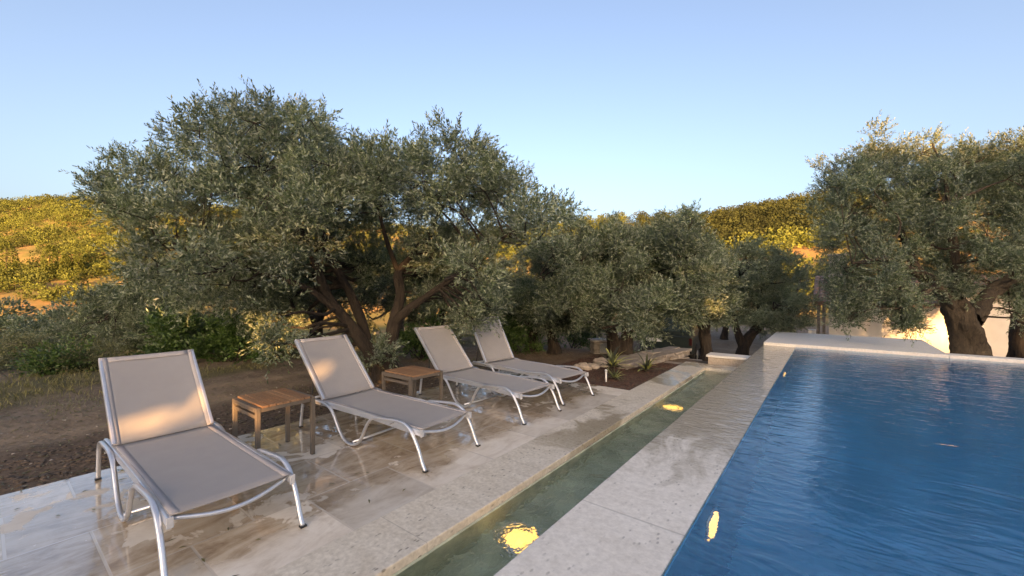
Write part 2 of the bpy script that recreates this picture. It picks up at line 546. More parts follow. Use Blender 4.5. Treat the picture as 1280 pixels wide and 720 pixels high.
def vnoise(x, y, seed=0):
    """cheap smooth value noise"""
    rng = np.random.RandomState(seed)
    tab = rng.rand(256, 256)
    xi, yi = np.floor(x).astype(int), np.floor(y).astype(int)
    fx, fy = x - xi, y - yi
    fx, fy = fx * fx * (3 - 2 * fx), fy * fy * (3 - 2 * fy)
    g = lambda i, j: tab[i & 255, j & 255]
    return (g(xi, yi) * (1 - fx) + g(xi + 1, yi) * fx) * (1 - fy) + (g(xi, yi + 1) * (1 - fx) + g(xi + 1, yi + 1) * fx) * fy

RPX = [-900, -300, -100, 0, 60, 110, 160, 250, 400, 560, 640, 700, 740, 800, 885, 950, 1000, 1040, 1150, 1300, 1600, 2200]
RPY = [275, 262, 260, 258, 254, 252, 255, 264, 281, 294, 296, 288, 282, 281, 279, 267, 256, 250, 244, 240, 246, 262]
DEP = [430, 430, 430, 430, 430, 430, 430, 420, 390, 350, 330, 310, 300, 290, 270, 260, 255, 250, 250, 250, 260, 280]
BAS = [170, 170, 170, 170, 170, 170, 170, 165, 150, 130, 115, 105, 100, 95, 85, 80, 80, 80, 80, 80, 85, 90]
VAL = [-13, -13, -13, -13, -13, -13, -13, -12, -10, -8, -6, -5, -4.5, -4, -3.5, -3, -3, -3, -3, -3, -3, -3]

def height(x, y):
    d = x * FW[0] + y * FW[1]
    u = x * RT[0] + y * RT[1]
    dd = np.maximum(d, 6.0)
    px = 640 + FPX * np.clip(u / dd, -3.2, 3.2)
    dep, bas, val = np.interp(px, RPX, DEP), np.interp(px, RPX, BAS), np.interp(px, RPX, VAL)
    ridge = CAMH - (np.interp(px, RPX, RPY) - HORIZ) / FPX * dep
    # the near shelf, then the fall to the valley, then the hill
    lat = sstep(px, 520, 760)                      # 0 on the open left, 1 on the right
    start = 7.6 + 2.9 * lat
    fall = sstep(d, start, 75 - 25 * lat)
    z = -0.05 + val * fall
    # right of the stone wall the drive lies lower
    drive = sstep(y - 0.25 * np.maximum(0, x), 8.9, 15.0) * sstep(x, -9.5, -5.2) * (1 - 0.9 * sstep(x, 0.9, 2.6) * (1 - sstep(y, 13.8, 16.8)))
    near = (1 - sstep(d, 24, 40))
    z = np.where(d > 0, z * (1 - drive * near) + (-1.12) * drive * near, z)
    hill = sstep(d, bas * 0.8, dep) ** 1.0
    tt = np.clip((d - bas * 0.8) / (dep - bas * 0.8), 0, 1)
    hill = 0.55 * tt + 0.45 * hill
    z = z + (ridge - val) * hill
    z = z - np.maximum(0, d - dep) * 0.25
    # lumps
    farw = sstep(d, 60, 200)
    z = z + farw * (1 - 0.85 * sstep(np.abs(d - dep), 60, 0)) * 9 * (vnoise(x / 38, y / 38, 3) - 0.5)
    nearw = sstep(np.hypot(x + 1, y - 4), 5.5, 9.0)
    z = z + nearw * (1 - farw) * 0.16 * (vnoise(x / 1.7, y / 1.7, 5) - 0.5) + 0.035 * (vnoise(x / 0.28, y / 0.28, 8) - 0.5) * (1 - farw)
    # added unseen ridge behind the camera, shaped to block the low sun
    back = sstep(-d, 62, 130) * (1 - 0.70 * sstep(u, -32, -26) * (1 - sstep(u, 30, 36)))
    z = np.where(d < 0, -0.05 + (4.6 + 130 * math.tan(SUN_EL)) * back, z)
    # raised planting bed at the end of the terrace
    bed = sstep(x, -4.4, -3.9) * (1 - sstep(x, -2.2, -2.0)) * sstep(y, 5.6, 5.9) * (1 - sstep(y, 8.0, 8.8))
    z = z + bed * 0.04
    return z

def axis(lo, hi, marks, fine, c0, c1):
    pts = list(np.arange(c0, c1 + 1e-6, fine))
    s, x = fine, c1
    while x < hi:
        s *= 1.045; x += s; pts.append(x)
    s, x = fine, c0
    while x > lo:
        s *= 1.045; x -= s; pts.append(x)
    pts = np.array(sorted(pts))
    for m in marks:
        pts[np.argmin(np.abs(pts - m))] = m
    return np.unique(np.round(pts, 4))

TX0, TY1 = -4.75, 5.83             # back and end of the terrace
KX0, KX1, KY1 = -2.33, -1.875, 8.80
CX0, CX1 = -1.19, -0.595           # pool coping
PZ = 0.22                          # coping level
PY1 = 10.80                        # far end of the pool
gx = axis(-1100, 1100, [TX0 + 0.03, KX0 + 0.03, -1.92, CX0 + 0.04, 1.68, 6.0], 0.14, -12, 8)
gy = axis(-700, 1100, [TY1 - 0.03, KY1 - 0.03, 9.22, 11.05, 13.55, -6.0], 0.14, -4, 17)
XX, YY = np.meshgrid(gx, gy, indexing='ij')
ZZ = height(XX, YY)
nx_, ny_ = XX.shape
I = np.arange(nx_ * ny_).reshape(nx_, ny_)
Q = np.stack([I[:-1, :-1], I[1:, :-1], I[1:, 1:], I[:-1, 1:]], -1).reshape(-1, 4)
cxm = (XX[:-1, :-1] + XX[1:, 1:]).ravel() / 2
cym = (YY[:-1, :-1] + YY[1:, 1:]).ravel() / 2
def built(x, y):
    a = (x > TX0 + 0.03) & (y < TY1 - 0.03) & (y > -6)
    b = (x > KX0 + 0.03) & (y < KY1 - 0.03) & (y > -6)
    c = (x > -1.92) & (y < 9.22) & (y > -6)
    d = (x > CX0 + 0.04) & (y < 11.05) & (y > -6)
    e = (x > CX0 + 0.04) & (x < 1.68) & (y < 13.55) & (y > -6)
    return (a | b | c | d | e) & (x < 6.0)
Q = Q[~built(cxm, cym)]
V = np.stack([XX, YY, ZZ], -1).reshape(-1, 3)
xf, yf = V[:, 0], V[:, 1]
df = xf * FW[0] + yf * FW[1]; uf = xf * RT[0] + yf * RT[1]
wob = 0.5 * (vnoise(xf / 1.3, yf / 1.3, 21) - 0.5)
ruts = sstep(vnoise(xf / 0.45 + 3, yf / 2.6, 23), 0.35, 0.7)
pathm = sstep(-xf + wob - 0.25 * yf * 0 , 6.0, 6.5) * (1 - sstep(-xf + wob, 7.6, 8.6)) * (1 - sstep(yf, 6, 8)) * (0.35 + 0.65 * ruts)
pathm = np.maximum(pathm, sstep(yf, 9.5, 11) * sstep(xf, -4.5, -3.0) * (1 - sstep(df, 17, 20)) * 0.8)
soilm = sstep(xf + wob + 0.12 * yf, -6.4, -6.0) * (1 - sstep(yf, 3.5, 6.0)) * 0.85
bedm = sstep(xf, -4.5, -4.2) * (1 - sstep(yf, 8.0, 8.9)) * sstep(yf, 5.0, 5.6)
soilm = np.maximum(soilm, bedm)
grassm = sstep(-xf + 3 * wob, 8.2, 9.4) * sstep(vnoise(xf / 0.8, yf / 0.8, 31), 0.15, 0.6)
zone = np.stack([pathm, grassm, soilm, np.ones_like(xf)], -1)
used = np.zeros(len(V), bool); used[Q.ravel()] = True
remap = np.cumsum(used) - 1
gm = np_mesh('ground', V[used], remap[Q], {'zone': zone[used], 'far': sstep(df, 25, 60)[used]}, smooth=True)
props(link('ground', gm, M['ground']), kind='structure')

# ------------------------------------------------------------------ paving, channel, pool
def slab(name, lo, hi, mat, bev=0.006):
    return props(MB().box(lo, hi, bev).build(name, mat), kind='structure')
slab('terrace', (TX0, -6, -0.45), (KX0 - 0.003, TY1, 0.0), M['terrace'], 0.004)
slab('channel_kerb', (KX0, -6, -0.45), (KX1, KY1, 0.004), M['kerb'], 0.008)
slab('channel_end_kerb', (KX1 + 0.002, 8.36, -0.45), (CX0 - 0.003, KY1, 0.004), M['kerb'], 0.008)
slab('channel_floor', (KX1 + 0.002, -6, -0.60), (CX0 - 0.003, 8.358, -0.28), M['channel_stone'])
slab('channel_lining', (KX1 + 0.0015, -6, -0.30), (KX1 + 0.02, 8.357, -0.05), M['channel_stone'], 0.003)
slab('pool_coping', (CX0, -6, -1.7), (CX1, PY1 - 0.002, PZ), M['coping'], 0.008)
slab('pool_deck', (CX1 + 0.002, -6, -1.7), (6.0, 0.6, PZ - 0.002), M['coping'], 0.008)
slab('pool_floor', (CX1 + 0.002, 0.602, -1.7), (5.6, PY1 - 0.002, -1.25), M['pool_plaster'])
slab('pool_lining', (CX1 + 0.0015, 0.601, -1.25), (CX1 + 0.012, PY1 - 0.002, PZ - 0.02), M['pool_plaster'], 0.002)
slab('pool_far_lining', (CX1 + 0.013, PY1 - 0.012, -1.25), (5.6, PY1 - 0.0015, PZ - 0.02), M['pool_plaster'], 0.002)
slab('pool_side', (5.6, 0.602, -1.7), (6.0, PY1 + 0.3, PZ + 0.06), M['platform'])
slab('pool_platform', (CX0, PY1, -1.7), (1.71, 13.62, PZ + 0.062), M['platform'], 0.008)
slab('pool_far_coping', (1.713, PY1, -1.7), (5.598, 11.10, PZ + 0.06), M['platform'], 0.008)
def sheet(name, x0, y0, x1, y1, z, mat):
    return props(MB().add([(x0, y0, z), (x1, y0, z), (x1, y1, z), (x0, y1, z)], [(0, 1, 2, 3)]).build(name, mat), kind='structure')
sheet('pool_water', CX1 + 0.001, 0.6, 5.602, PY1, PZ + 0.003, M['pool_water'])
sheet('channel_water', KX1 + 0.001, -6, CX0 - 0.001, 8.361, -0.055, M['channel_water'])

# low wall beyond the end of the channel
wl = empty('low_wall', (-1.6, 9.05, -0.5), 0, 'low travertine wall with a white cap slab beyond the end of the water channel', 'wall')
MB().box((-0.33, -0.16, 0.0), (0.40, 0.16, 0.63), 0.004).build('wall_body', M['low_wall'], wl)
MB().box((-0.36, -0.20, 0.632), (0.40, 0.20, 0.675), 0.008).build('cap_slab', M['cap_white'], wl)

# underwater lamps
def uw_light(name, loc, rot, label, group, glowm, r):
    o = empty(name, loc, 0, label, 'light', group)
    o.rotation_euler = rot
    MB().lathe([(r * 1.25, 0.0), (r * 1.25, 0.008), (r * 1.08, 0.014), (r * 1.02, 0.012)], seg=24).build('rim', M['aluminium'], o)
    MB().lathe([(r, 0.0125), (r * 0.9, 0.02), (r * 0.5, 0.026), (0.005, 0.028)], seg=24).build('lens', glowm, o)
    return o
uw_light('channel_light', (-1.63, 2.20, -0.278), (0, 0, 0), 'glowing yellow lamp under the channel water at the front of the photo', 'underwater lamps', M['lamp_glow'], 0.12)
uw_light('channel_light', (-1.69, 5.74, -0.278), (0, 0, 0), 'glowing yellow lamp under the channel water beyond the farthest lounger', 'underwater lamps', M['lamp_glow'], 0.12)
uw_light('pool_light', (CX1 + 0.013, 2.76, -0.16), (0, RAD(90), 0), 'glowing warm lamp in the pool wall just under the blue water near the camera', 'underwater lamps', M['pool_lamp_glow'], 0.125)
uw_light('pool_light', (CX1 + 0.013, 7.70, -0.14), (0, RAD(90), 0), 'faint warm lamp in the pool wall towards the far end of the blue pool', 'underwater lamps', M['pool_lamp_glow'], 0.125)

# ------------------------------------------------------------------ sun loungers
WAVE = [(1.035, 0.004), (0.995, 0.07), (0.95, 0.17), (0.90, 0.25), (0.845, 0.312), (0.77, 0.348), (0.68, 0.352), (0.55, 0.342), (0.44, 0.332), (0.36, 0.315),
        (0.295, 0.27), (0.245, 0.20), (0.20, 0.12), (0.145, 0.05), (0.07, 0.014), (-0.02, 0.013), (-0.10, 0.045), (-0.165, 0.11), (-0.22, 0.185), (-0.27, 0.25), (-0.33, 0.30), (-0.42, 0.326), (-0.52, 0.33),
        (-0.70, 0.325), (-0.765, 0.315), (-0.81, 0.29), (-0.835, 0.25), (-0.85, 0.18), (-0.865, 0.09), (-0.875, 0.004)]
def smoothpath(P, y, n=3):
    c = catmull([(x, y, z, 0) for x, z in P], 0.018)
    return [tuple(p[:3]) for p in c]

def sling(mb, x0, z0, x1, z1, hw, sag, thick=0.006, nx=14, ny=10, y0=None, y1=None, lift=0.0):
    """thin woven panel from (x0,z0) to (x1,z1), sagging between its side rails"""
    y0 = -hw if y0 is None else y0; y1 = hw if y1 is None else y1
    dx, dz = x1 - x0, z1 - z0
    L = math.hypot(dx, dz); nxv, nzv = -dz / L, dx / L
    if nzv < 0: nxv, nzv = -nxv, -nzv
    vs, fs = [], []
    for side in (0, 1):
        for i in range(nx + 1):
            for j in range(ny + 1):
                s, y = i / nx, y0 + (y1 - y0) * j / ny
                k = -sag * (1 - (y / hw) ** 2) * (0.35 + 0.65 * math.sin(math.pi * s)) + lift - thick * side
                vs.append((x0 + dx * s + nxv * k, y, z0 + dz * s + nzv * k))
    m = (nx + 1) * (ny + 1)
    for i in range(nx):
        for j in range(ny):
            a = i * (ny + 1) + j
            q = (a, a + 1, a + ny + 2, a + ny + 1)
            fs.append(q); fs.append(tuple(m + t for t in q[::-1]))
    rim = [i * (ny + 1) for i in range(nx + 1)] + [nx * (ny + 1) + j for j in range(1, ny + 1)] + [i * (ny + 1) + ny for i in range(nx - 1, -1, -1)] + [j for j in range(ny - 1, 0, -1)]
    for a, b in zip(rim, rim[1:] + rim[:1]):
        fs.append((a, b, m + b, m + a))
    mb.add(vs, fs, True)
    return mb

def make_lounger(loc, rz, label, back):
    """local x points to the foot end; back = (x, z) of the top of the backrest"""
    o = empty('sun_lounger', loc, rz, label, 'sun lounger', 'sun loungers in a row on the terrace')
    hw = 0.305
    fx, fz, jx, jz = 0.945, 0.312, -0.495, 0.335
    bx, bz = back
    rail = rrect(0.013, 0.026, 0.5)
    for s in (-1, 1):
        r = MB().sweep([(fx + 0.012, s * hw, fz - 0.022), (0.3, s * hw, 0.312), (jx - 0.02, s * hw, jz - 0.024), (-0.78, s * hw, 0.308)], rail).build('seat_rail', M['aluminium'], o)
        MB().box((fx + 0.0125, s * hw - 0.016, fz - 0.052), (fx + 0.024, s * hw + 0.016, fz + 0.006), 0.004).build('end_cap', M['plastic_cap'], r)
        lg = MB().sweep(smoothpath(WAVE, s * (hw + 0.031)), rrect(0.0145, 0.012, 0.7), smooth=True).build('side_leg', M['aluminium'], o)
        for fxx, zz in ((1.035, 0.0), (-0.875, 0.0)):
            MB().box((fxx - 0.017, s * (hw + 0.031) - 0.019, zz), (fxx + 0.017, s * (hw + 0.031) + 0.019, zz + 0.012), 0.003).build('foot', M['black_plastic'], lg)
        for bxp in (0.62, -0.45):
            MB().sweep([(bxp, s * (hw - 0.01), 0.318), (bxp, s * (hw + 0.052), 0.318)], circ(0.007, 8), up=(0, 0, 1)).build('bolt', M['steel_grey'], lg)
    st = sling(MB(), fx, fz + 0.008, jx + 0.006, jz + 0.006, hw - 0.004, 0.016).build('seat', M['sling'], o)
    for s in (-1, 1):
        a, b = sorted((s * (hw - 0.006), s * (hw - 0.046)))
        sling(MB(), fx + 0.001, fz + 0.008, jx + 0.006, jz + 0.006, hw - 0.004, 0.016, 0.002, 14, 2, a, b, 0.0025).build('hem', M['hem'], st)
    mb = MB()     # bowed front bar under the fabric
    pts = [(fx - 0.03 + 0.045 * math.sin(math.pi * k / 14), -hw + 0.012 + (2 * hw - 0.024) * k / 14, fz - 0.018 - 0.050 * math.sin(math.pi * k / 14)) for k in range(15)]
    mb.sweep(pts, circ(0.0125, 10), up=(0, 0, 1), smooth=True).build('front_bar', M['aluminium'], o)
    for cxp, czp in ((-0.80, 0.305), (0.05, 0.035)):
        MB().sweep([(cxp, -hw - 0.03, czp), (cxp, hw + 0.03, czp)], circ(0.0115, 8), smooth=True).build('cross_bar', M['aluminium'], o)
    # backrest
    dx, dz = bx - jx, bz - jz
    L = math.hypot(dx, dz); ux, uz = dx / L, dz / L
    mb = MB()
    for s in (-1, 1):
        mb.sweep([(jx + ux * 0.0 - uz * 0.0, s * (hw - 0.002), jz + 0.012), (bx, s * (hw - 0.002), bz)], rrect(0.012, 0.02, 0.5), up=(1, 0, 0.3))
    mb.sweep([(bx - ux * 0.012, -hw, bz - uz * 0.012), (bx - ux * 0.012, hw, bz - uz * 0.012)], circ(0.011, 10))
    mb.build('backrest_frame', M['aluminium'], o)
    px_, pz_ = (-uz, ux) if ux > 0 else (uz, -ux)      # normal on the sitting side
    k = 0.018
    b = sling(MB(), jx + 0.010 + px_ * k * 0.2, jz + 0.012, bx + px_ * k, bz + pz_ * k, hw + 0.004, 0.018).build('backrest', M['sling'], o)
    for s in (-1, 1):
        a, c = sorted((s * (hw + 0.001), s * (hw - 0.040)))
        sling(MB(), jx + 0.010 + px_ * k * 0.2, jz + 0.012, bx + px_ * k, bz + pz_ * k, hw + 0.004, 0.018, 0.002, 14, 2, a, c, 0.0025).build('hem', M['hem'], b)
    sling(MB(), bx - ux * 0.05 + px_ * k, bz - uz * 0.05 + pz_ * k, bx - ux * 0.004 + px_ * k, bz - uz * 0.004 + pz_ * k, hw + 0.004, 0.0065, 0.002, 2, 10, -hw + 0.042, hw - 0.042, 0.0025).build('hem', M['hem'], b)
    mx, mz = jx + dx * 0.45, jz + dz * 0.45
    for s in (-1, 1):
        MB().sweep([(mx - 0.01, s * (hw - 0.035), mz), (-0.76, s * (hw - 0.035), 0.315)], circ(0.008, 8), up=(0, 1, 0)).build('prop_bar', M['black_plastic'], o)
    return o

BACK, BACK_UP = (-1.045, 0.915), (-0.885, 1.005)
def lounger_at(x, y, yaw_deg):
    return (x, y, 0.004), RAD(yaw_deg)
for (x, y, a, lab, bk) in (
        (-3.65, 0.905, 0.0, 'silver framed lounger with taupe sling nearest the camera, sunlit patch low on its backrest', BACK),
        (-3.655, 2.50, 3.0, 'silver framed lounger with taupe sling standing between the two teak side tables', BACK),
        (-3.66, 4.06, -4.0, 'silver framed lounger with taupe sling just beyond the second teak side table', BACK),
        (-3.68, 5.02, -7.0, 'silver framed lounger at the planting bed with its backrest raised steepest', BACK_UP)):
    loc, rz = lounger_at(x, y, a)
    make_lounger(loc, rz, lab, bk)

# ------------------------------------------------------------------ side tables
def make_table(loc, label):
    o = empty('side_table', loc, 0, label, 'side table', 'teak side tables between loungers')
    a, b, H = 0.265, 0.245, 0.52
    for sx in (-1, 1):
        for sy in (-1, 1):
            l = MB().box((sx * a - 0.017 - sx * 0.02, sy * b - 0.017 - sy * 0.02, 0.004), (sx * a + 0.017 - sx * 0.02, sy * b + 0.017 - sy * 0.02, H - 0.002), 0.004).build('leg', M['taupe_metal'], o)
            MB().box((sx * (a - 0.02) - 0.015, sy * (b - 0.02) - 0.015, 0.0), (sx * (a - 0.02) + 0.015, sy * (b - 0.02) + 0.015, 0.0038), 0.001).build('foot', M['black_plastic'], l)
    for sy in (-1, 1):
        MB().box((-a + 0.041, sy * (b - 0.02) - 0.012, H - 0.095), (a - 0.041, sy * (b - 0.02) + 0.012, H - 0.065), 0.003).build('apron', M['taupe_metal'], o)
        MB().box((-a + 0.041, sy * (b - 0.02) - 0.019, H - 0.042), (a - 0.041, sy * (b - 0.02) + 0.019, H - 0.003), 0.004).build('end_rail', M['taupe_metal'], o)
    for sx in (-1, 1):
        MB().box((sx * (a - 0.02) - 0.012, -b + 0.041, H - 0.042), (sx * (a - 0.02) + 0.012, b - 0.041, H - 0.012), 0.003).build('side_rail', M['taupe_metal'], o)
    mb = MB()
    n = 7
    y0, y1 = -b + 0.043, b - 0.043
    for k in range(n):
        p, q = y0 + (y1 - y0) * k / n + 0.003, y0 + (y1 - y0) * (k + 1) / n - 0.003
        mb.box((-a + 0.004, p, H - 0.011), (a - 0.004, q, H + 0.008), 0.003)
    mb.build('slatted_top', M['teak'], o)
    return o
make_table((-3.94, 1.615, 0.004), 'teak slatted side table between the nearest two loungers, its left legs sunlit')
make_table((-3.89, 3.12, 0.004), 'teak slatted side table between the second and third loungers, wholly in shade')

# ------------------------------------------------------------------ foliage builders
def unit(v):
    return v / np.maximum(np.linalg.norm(v, axis=-1, keepdims=True), 1e-9)

def leaf_quads(P, D, L, W, rng, curl=0.0):
    n = len(P)
    S = unit(np.cross(D, unit(rng.normal(size=(n, 3)))))
    N = np.cross(D, S)
    mid = P + D * (L * 0.48)[:, None] + N * (L * curl)[:, None]
    tip = P + D * L[:, None]
    V = np.stack([P, mid + S * (W / 2)[:, None], tip, mid - S * (W / 2)[:, None]], 1).reshape(-1, 3)
    return V, np.arange(4 * n).reshape(n, 4)

def crown_mesh(name, cen, rad, nleaf, rng, ll=0.058, lw=0.015, spray=0.28, per=16, up=0.6, sub=11, flat=1.0):
    """leaf sprays on twigs, gathered in tufts inside the given clumps"""
    cen, rad = np.asarray(cen, float), np.asarray(rad, float)
    k = len(cen)
    tc = []; tr = []; tcc = []
    for c, r in zip(cen, rad):
        m = max(3, int(0.8 * sub * (r / 0.6) ** 1.3))
        dirs = unit(rng.normal(size=(m, 3)))
        rr = r * (0.25 + 0.75 * rng.rand(m) ** 0.55)
        tc.append(c + dirs * rr[:, None] * np.array([1, 1, flat])); tr.append(np.full(m, 0.0) + (0.10 + 0.19 * rng.rand(m)) * (0.6 + 0.5 * min(r, 1.0)))
        tcc.append(np.repeat(c[None], m, 0))
    tc, tr, tcc = np.concatenate(tc), np.concatenate(tr), np.concatenate(tcc)
    wgt = tr ** 2; wgt /= wgt.sum()
    ns = max(1, nleaf // per)
    ti = rng.choice(len(tc), ns, p=wgt)
    o = unit(rng.normal(size=(ns, 3)))
    P0 = tc[ti] + o * (tr[ti] * rng.rand(ns) ** 0.5)[:, None]
    outw = unit(P0 - tcc[ti] + 1e-6)
    upv = np.array([0, 0, 1.0]) * up
    D = unit(outw * 0.7 + upv + rng.normal(size=(ns, 3)) * 0.55)
    sl_ = spray * (0.5 + 0.8 * rng.rand(ns))
    # leaves along each spray
    t = (np.arange(per)[None, :] + rng.rand(ns, per) * 0.6) / per
    base = P0[:, None, :] + D[:, None, :] * (t * sl_[:, None])[:, :, None]
    base[:, :, 2] -= (t ** 2) * sl_[:, None] * 0.12
    side = unit(np.cross(D[:, None, :], unit(rng.normal(size=(ns, per, 3)))))
    LD = unit(D[:, None, :] * (0.55 + 0.35 * t)[:, :, None] + side * (0.85 - 0.35 * t)[:, :, None])
    n = ns * per
    LL = ll * (0.65 + 0.6 * rng.rand(n)); LW = lw * (0.75 + 0.5 * rng.rand(n))
    V, Qd = leaf_quads(base.reshape(-1, 3), LD.reshape(-1, 3), LL, LW, rng, 0.06)
    tint = np.clip(np.repeat(rng.rand(len(tc))[ti], per) * 0.65 + rng.rand(n) * 0.35, 0, 1)
    me = np_mesh(name, V, Qd, {'tint': np.repeat(tint, 4)})
    # spray stems and tufts are returned so that twigs can carry them
    return me, tc, tcc

def tube_arrays(path, sides, gnarl, rng, ph=None):
    """path (n,4) -> ring vertices with ridged, uneven bark"""
    n = len(path)
    P, Rr = path[:, :3], path[:, 3]
    T = unit(np.gradient(P, axis=0))
    ref = np.array([0.3, 0.2, 1.0]) if abs(T[0][2]) < 0.9 else np.array([1.0, 0.1, 0.0])
    A = unit(np.cross(T, ref)); B = np.cross(T, A)
    a = np.arange(sides) * 2 * np.pi / sides
    s = np.cumsum(np.r_[0, np.linalg.norm(np.diff(P, axis=0), axis=1)])
    f1, f2 = rng.rand() * 6, rng.rand() * 6
    tw = 1.5 * s[:, None]
    g = 1 + gnarl * (0.42 * np.sin(3 * a[None] + f1 + tw) + 0.30 * np.abs(np.sin(4.5 * a[None] + f2 - 2.1 * tw + 0.8 * np.sin(5 * s[:, None]))) + 0.22 * np.sin(9 * a[None] + f1 + 3.0 * tw + np.sin(9 * s[:, None])) + 0.35 * np.sin(2 * a[None] + 7 * s[:, None] + f1) + 0.35 * (rng.rand(n, sides) - 0.5))
    V = P[:, None] + (A[:, None] * np.cos(a)[None, :, None] + B[:, None] * np.sin(a)[None, :, None]) * (Rr[:, None] * g)[:, :, None]
    I = np.arange(n * sides).reshape(n, sides)
    Qd = np.stack([I[:-1], np.roll(I[:-1], -1, 1), np.roll(I[1:], -1, 1), I[1:]], -1).reshape(-1, 4)
    return V.reshape(-1, 3), Qd

def olive(label, limbs, clumps, nleaf, seed, spread=(2, 0.9), leafmat='olive_leaf', barkmat='bark', gnarl=0.22, group='olive trees around the terrace', ll=0.060, lw=0.0165, name='olive_tree', world=False, cat='tree', sub=11, twig=1.0, spray=0.26, rootflare=1.0, top=(0, 0), girth=1.0):
    """limbs: lists of (px, py, d, r); clumps: (px, py, r_px, d)"""
    rng = np.random.RandomState(seed)
    rt = np.random.RandomState(seed + 500)
    if not world:
        limbs = [[(*at(p[0], p[2], p[1]), p[3] * girth) for p in L] for L in limbs]
        cen, rad = [], []
        k, sd = spread
        for (px, py, rp, d, *o_) in clumps:
            py = py + top[1] * min(1.0, max(0.0, (top[0] - py) / 60.0))
            sd = o_[0] if o_ else spread[1]
            for j in range(k):
                dj = d + (rng.uniform(-1, 1) * sd if j else rng.uniform(-0.25, 0.25) * sd)
                jit = rng.normal(size=2) * rp * (0.30 if j else 0.08)
                c = at(px + jit[0], dj, py + jit[1])
                r = max(rp * 0.93 - 5, 5) / FPX * d * rng.uniform(0.85, 1.1)
                if c.z - r < height(np.array(c.x), np.array(c.y)) + 0.15:
                    c.z = float(height(np.array(c.x), np.array(c.y))) + 0.15 + r * 0.8
                cen.append(c[:]); rad.append(r)
    else:
        cen, rad = [c[:3] for c in clumps], [c[3] for c in clumps]
    cen, rad = np.array(cen), np.array(rad)
    base = Vector(limbs[0][0][:3])
    gz = float(height(np.array(base.x), np.array(base.y)))
    org = np.array([base.x, base.y, gz])
    # let every stem that starts low reach the ground
    L2 = []
    for L in limbs:
        L = [tuple(p) for p in L]
        if L[0][2] < gz + 0.35:
            p = L[0]
            L = [(p[0] * 0.5 + base.x * 0.5, p[1] * 0.5 + base.y * 0.5, gz - 0.12, p[3] * 1.5 * rootflare), (p[0], p[1], max(p[2], gz + 0.10), p[3] * 1.15)] + L[1:]
        L2.append(L)
    VV, QQ, nodes = [], [], []
    nb = 0
    for L in L2:
        c = catmull(L, 0.05)
        c[:, 3] = np.maximum(c[:, 3], 0.006)
        v, q = tube_arrays(c, 28 if L[0][3] > 0.1 else (14 if L[0][3] > 0.05 else 8), gnarl if L[0][3] > 0.06 else 0.1, rt)
        VV.append(v); QQ.append(q + nb); nb += len(v)
        nodes.append(c)
    nodes = np.concatenate(nodes)
    # boughs from the limbs to each clump
    bough = []
    for c, r in zip(cen, rad):
        dist = np.linalg.norm(nodes[:, :3] - c, axis=1) + np.maximum(0, nodes[:, 2] - c[2]) * 0.8 + (nodes[:, 2] < org[2] + 0.5) * 2
        j = int(np.argmin(dist)); p = nodes[j]
        Ld = np.linalg.norm(c - p[:3])
        if Ld < 0.08: continue
        r0 = min(p[3] * 0.7, 0.012 + 0.014 * Ld) * twig
        mid = p[:3] * 0.5 + c * 0.5 + rng.normal(size=3) * 0.09 * Ld + np.array([0, 0, -0.05 * Ld])
        q3 = p[:3] * 0.2 + c * 0.8 + rng.normal(size=3) * 0.06 * Ld
        cv = catmull([(*p[:3], r0), (*mid, r0 * 0.75), (*q3, r0 * 0.5), (*c, r0 * 0.3)], max(0.09, Ld / 9))
        v, q = tube_arrays(cv, 6, 0.08, rt)
        VV.append(v); QQ.append(q + nb); nb += len(v)
        bough.append(cv)
    root = empty(name, tuple(org), 0, label, cat, group)
    me, tc, tcc = crown_mesh('crown', cen - org, rad, nleaf, rng, ll, lw, sub=sub, spray=spray)
    # thin twigs inside the clumps
    sel = rng.rand(len(tc)) < 0.55
    for a, b in zip(tc[sel] + org, tcc[sel] + org):
        m = (a + b) / 2 + rng.normal(size=3) * 0.05
        cv = np.array([[*b, 0.007 * twig], [*m, 0.0055 * twig], [*a, 0.0025 * twig]])
        v, q = tube_arrays(cv, 4, 0.0, rng)
        VV.append(v); QQ.append(q + nb); nb += len(v)
    tm = np_mesh('trunk', np.concatenate(VV) - org, np.concatenate(QQ), smooth=True)
    link('trunk', tm, M[barkmat], root)
    link('crown', me, M[leafmat], root)
    return root

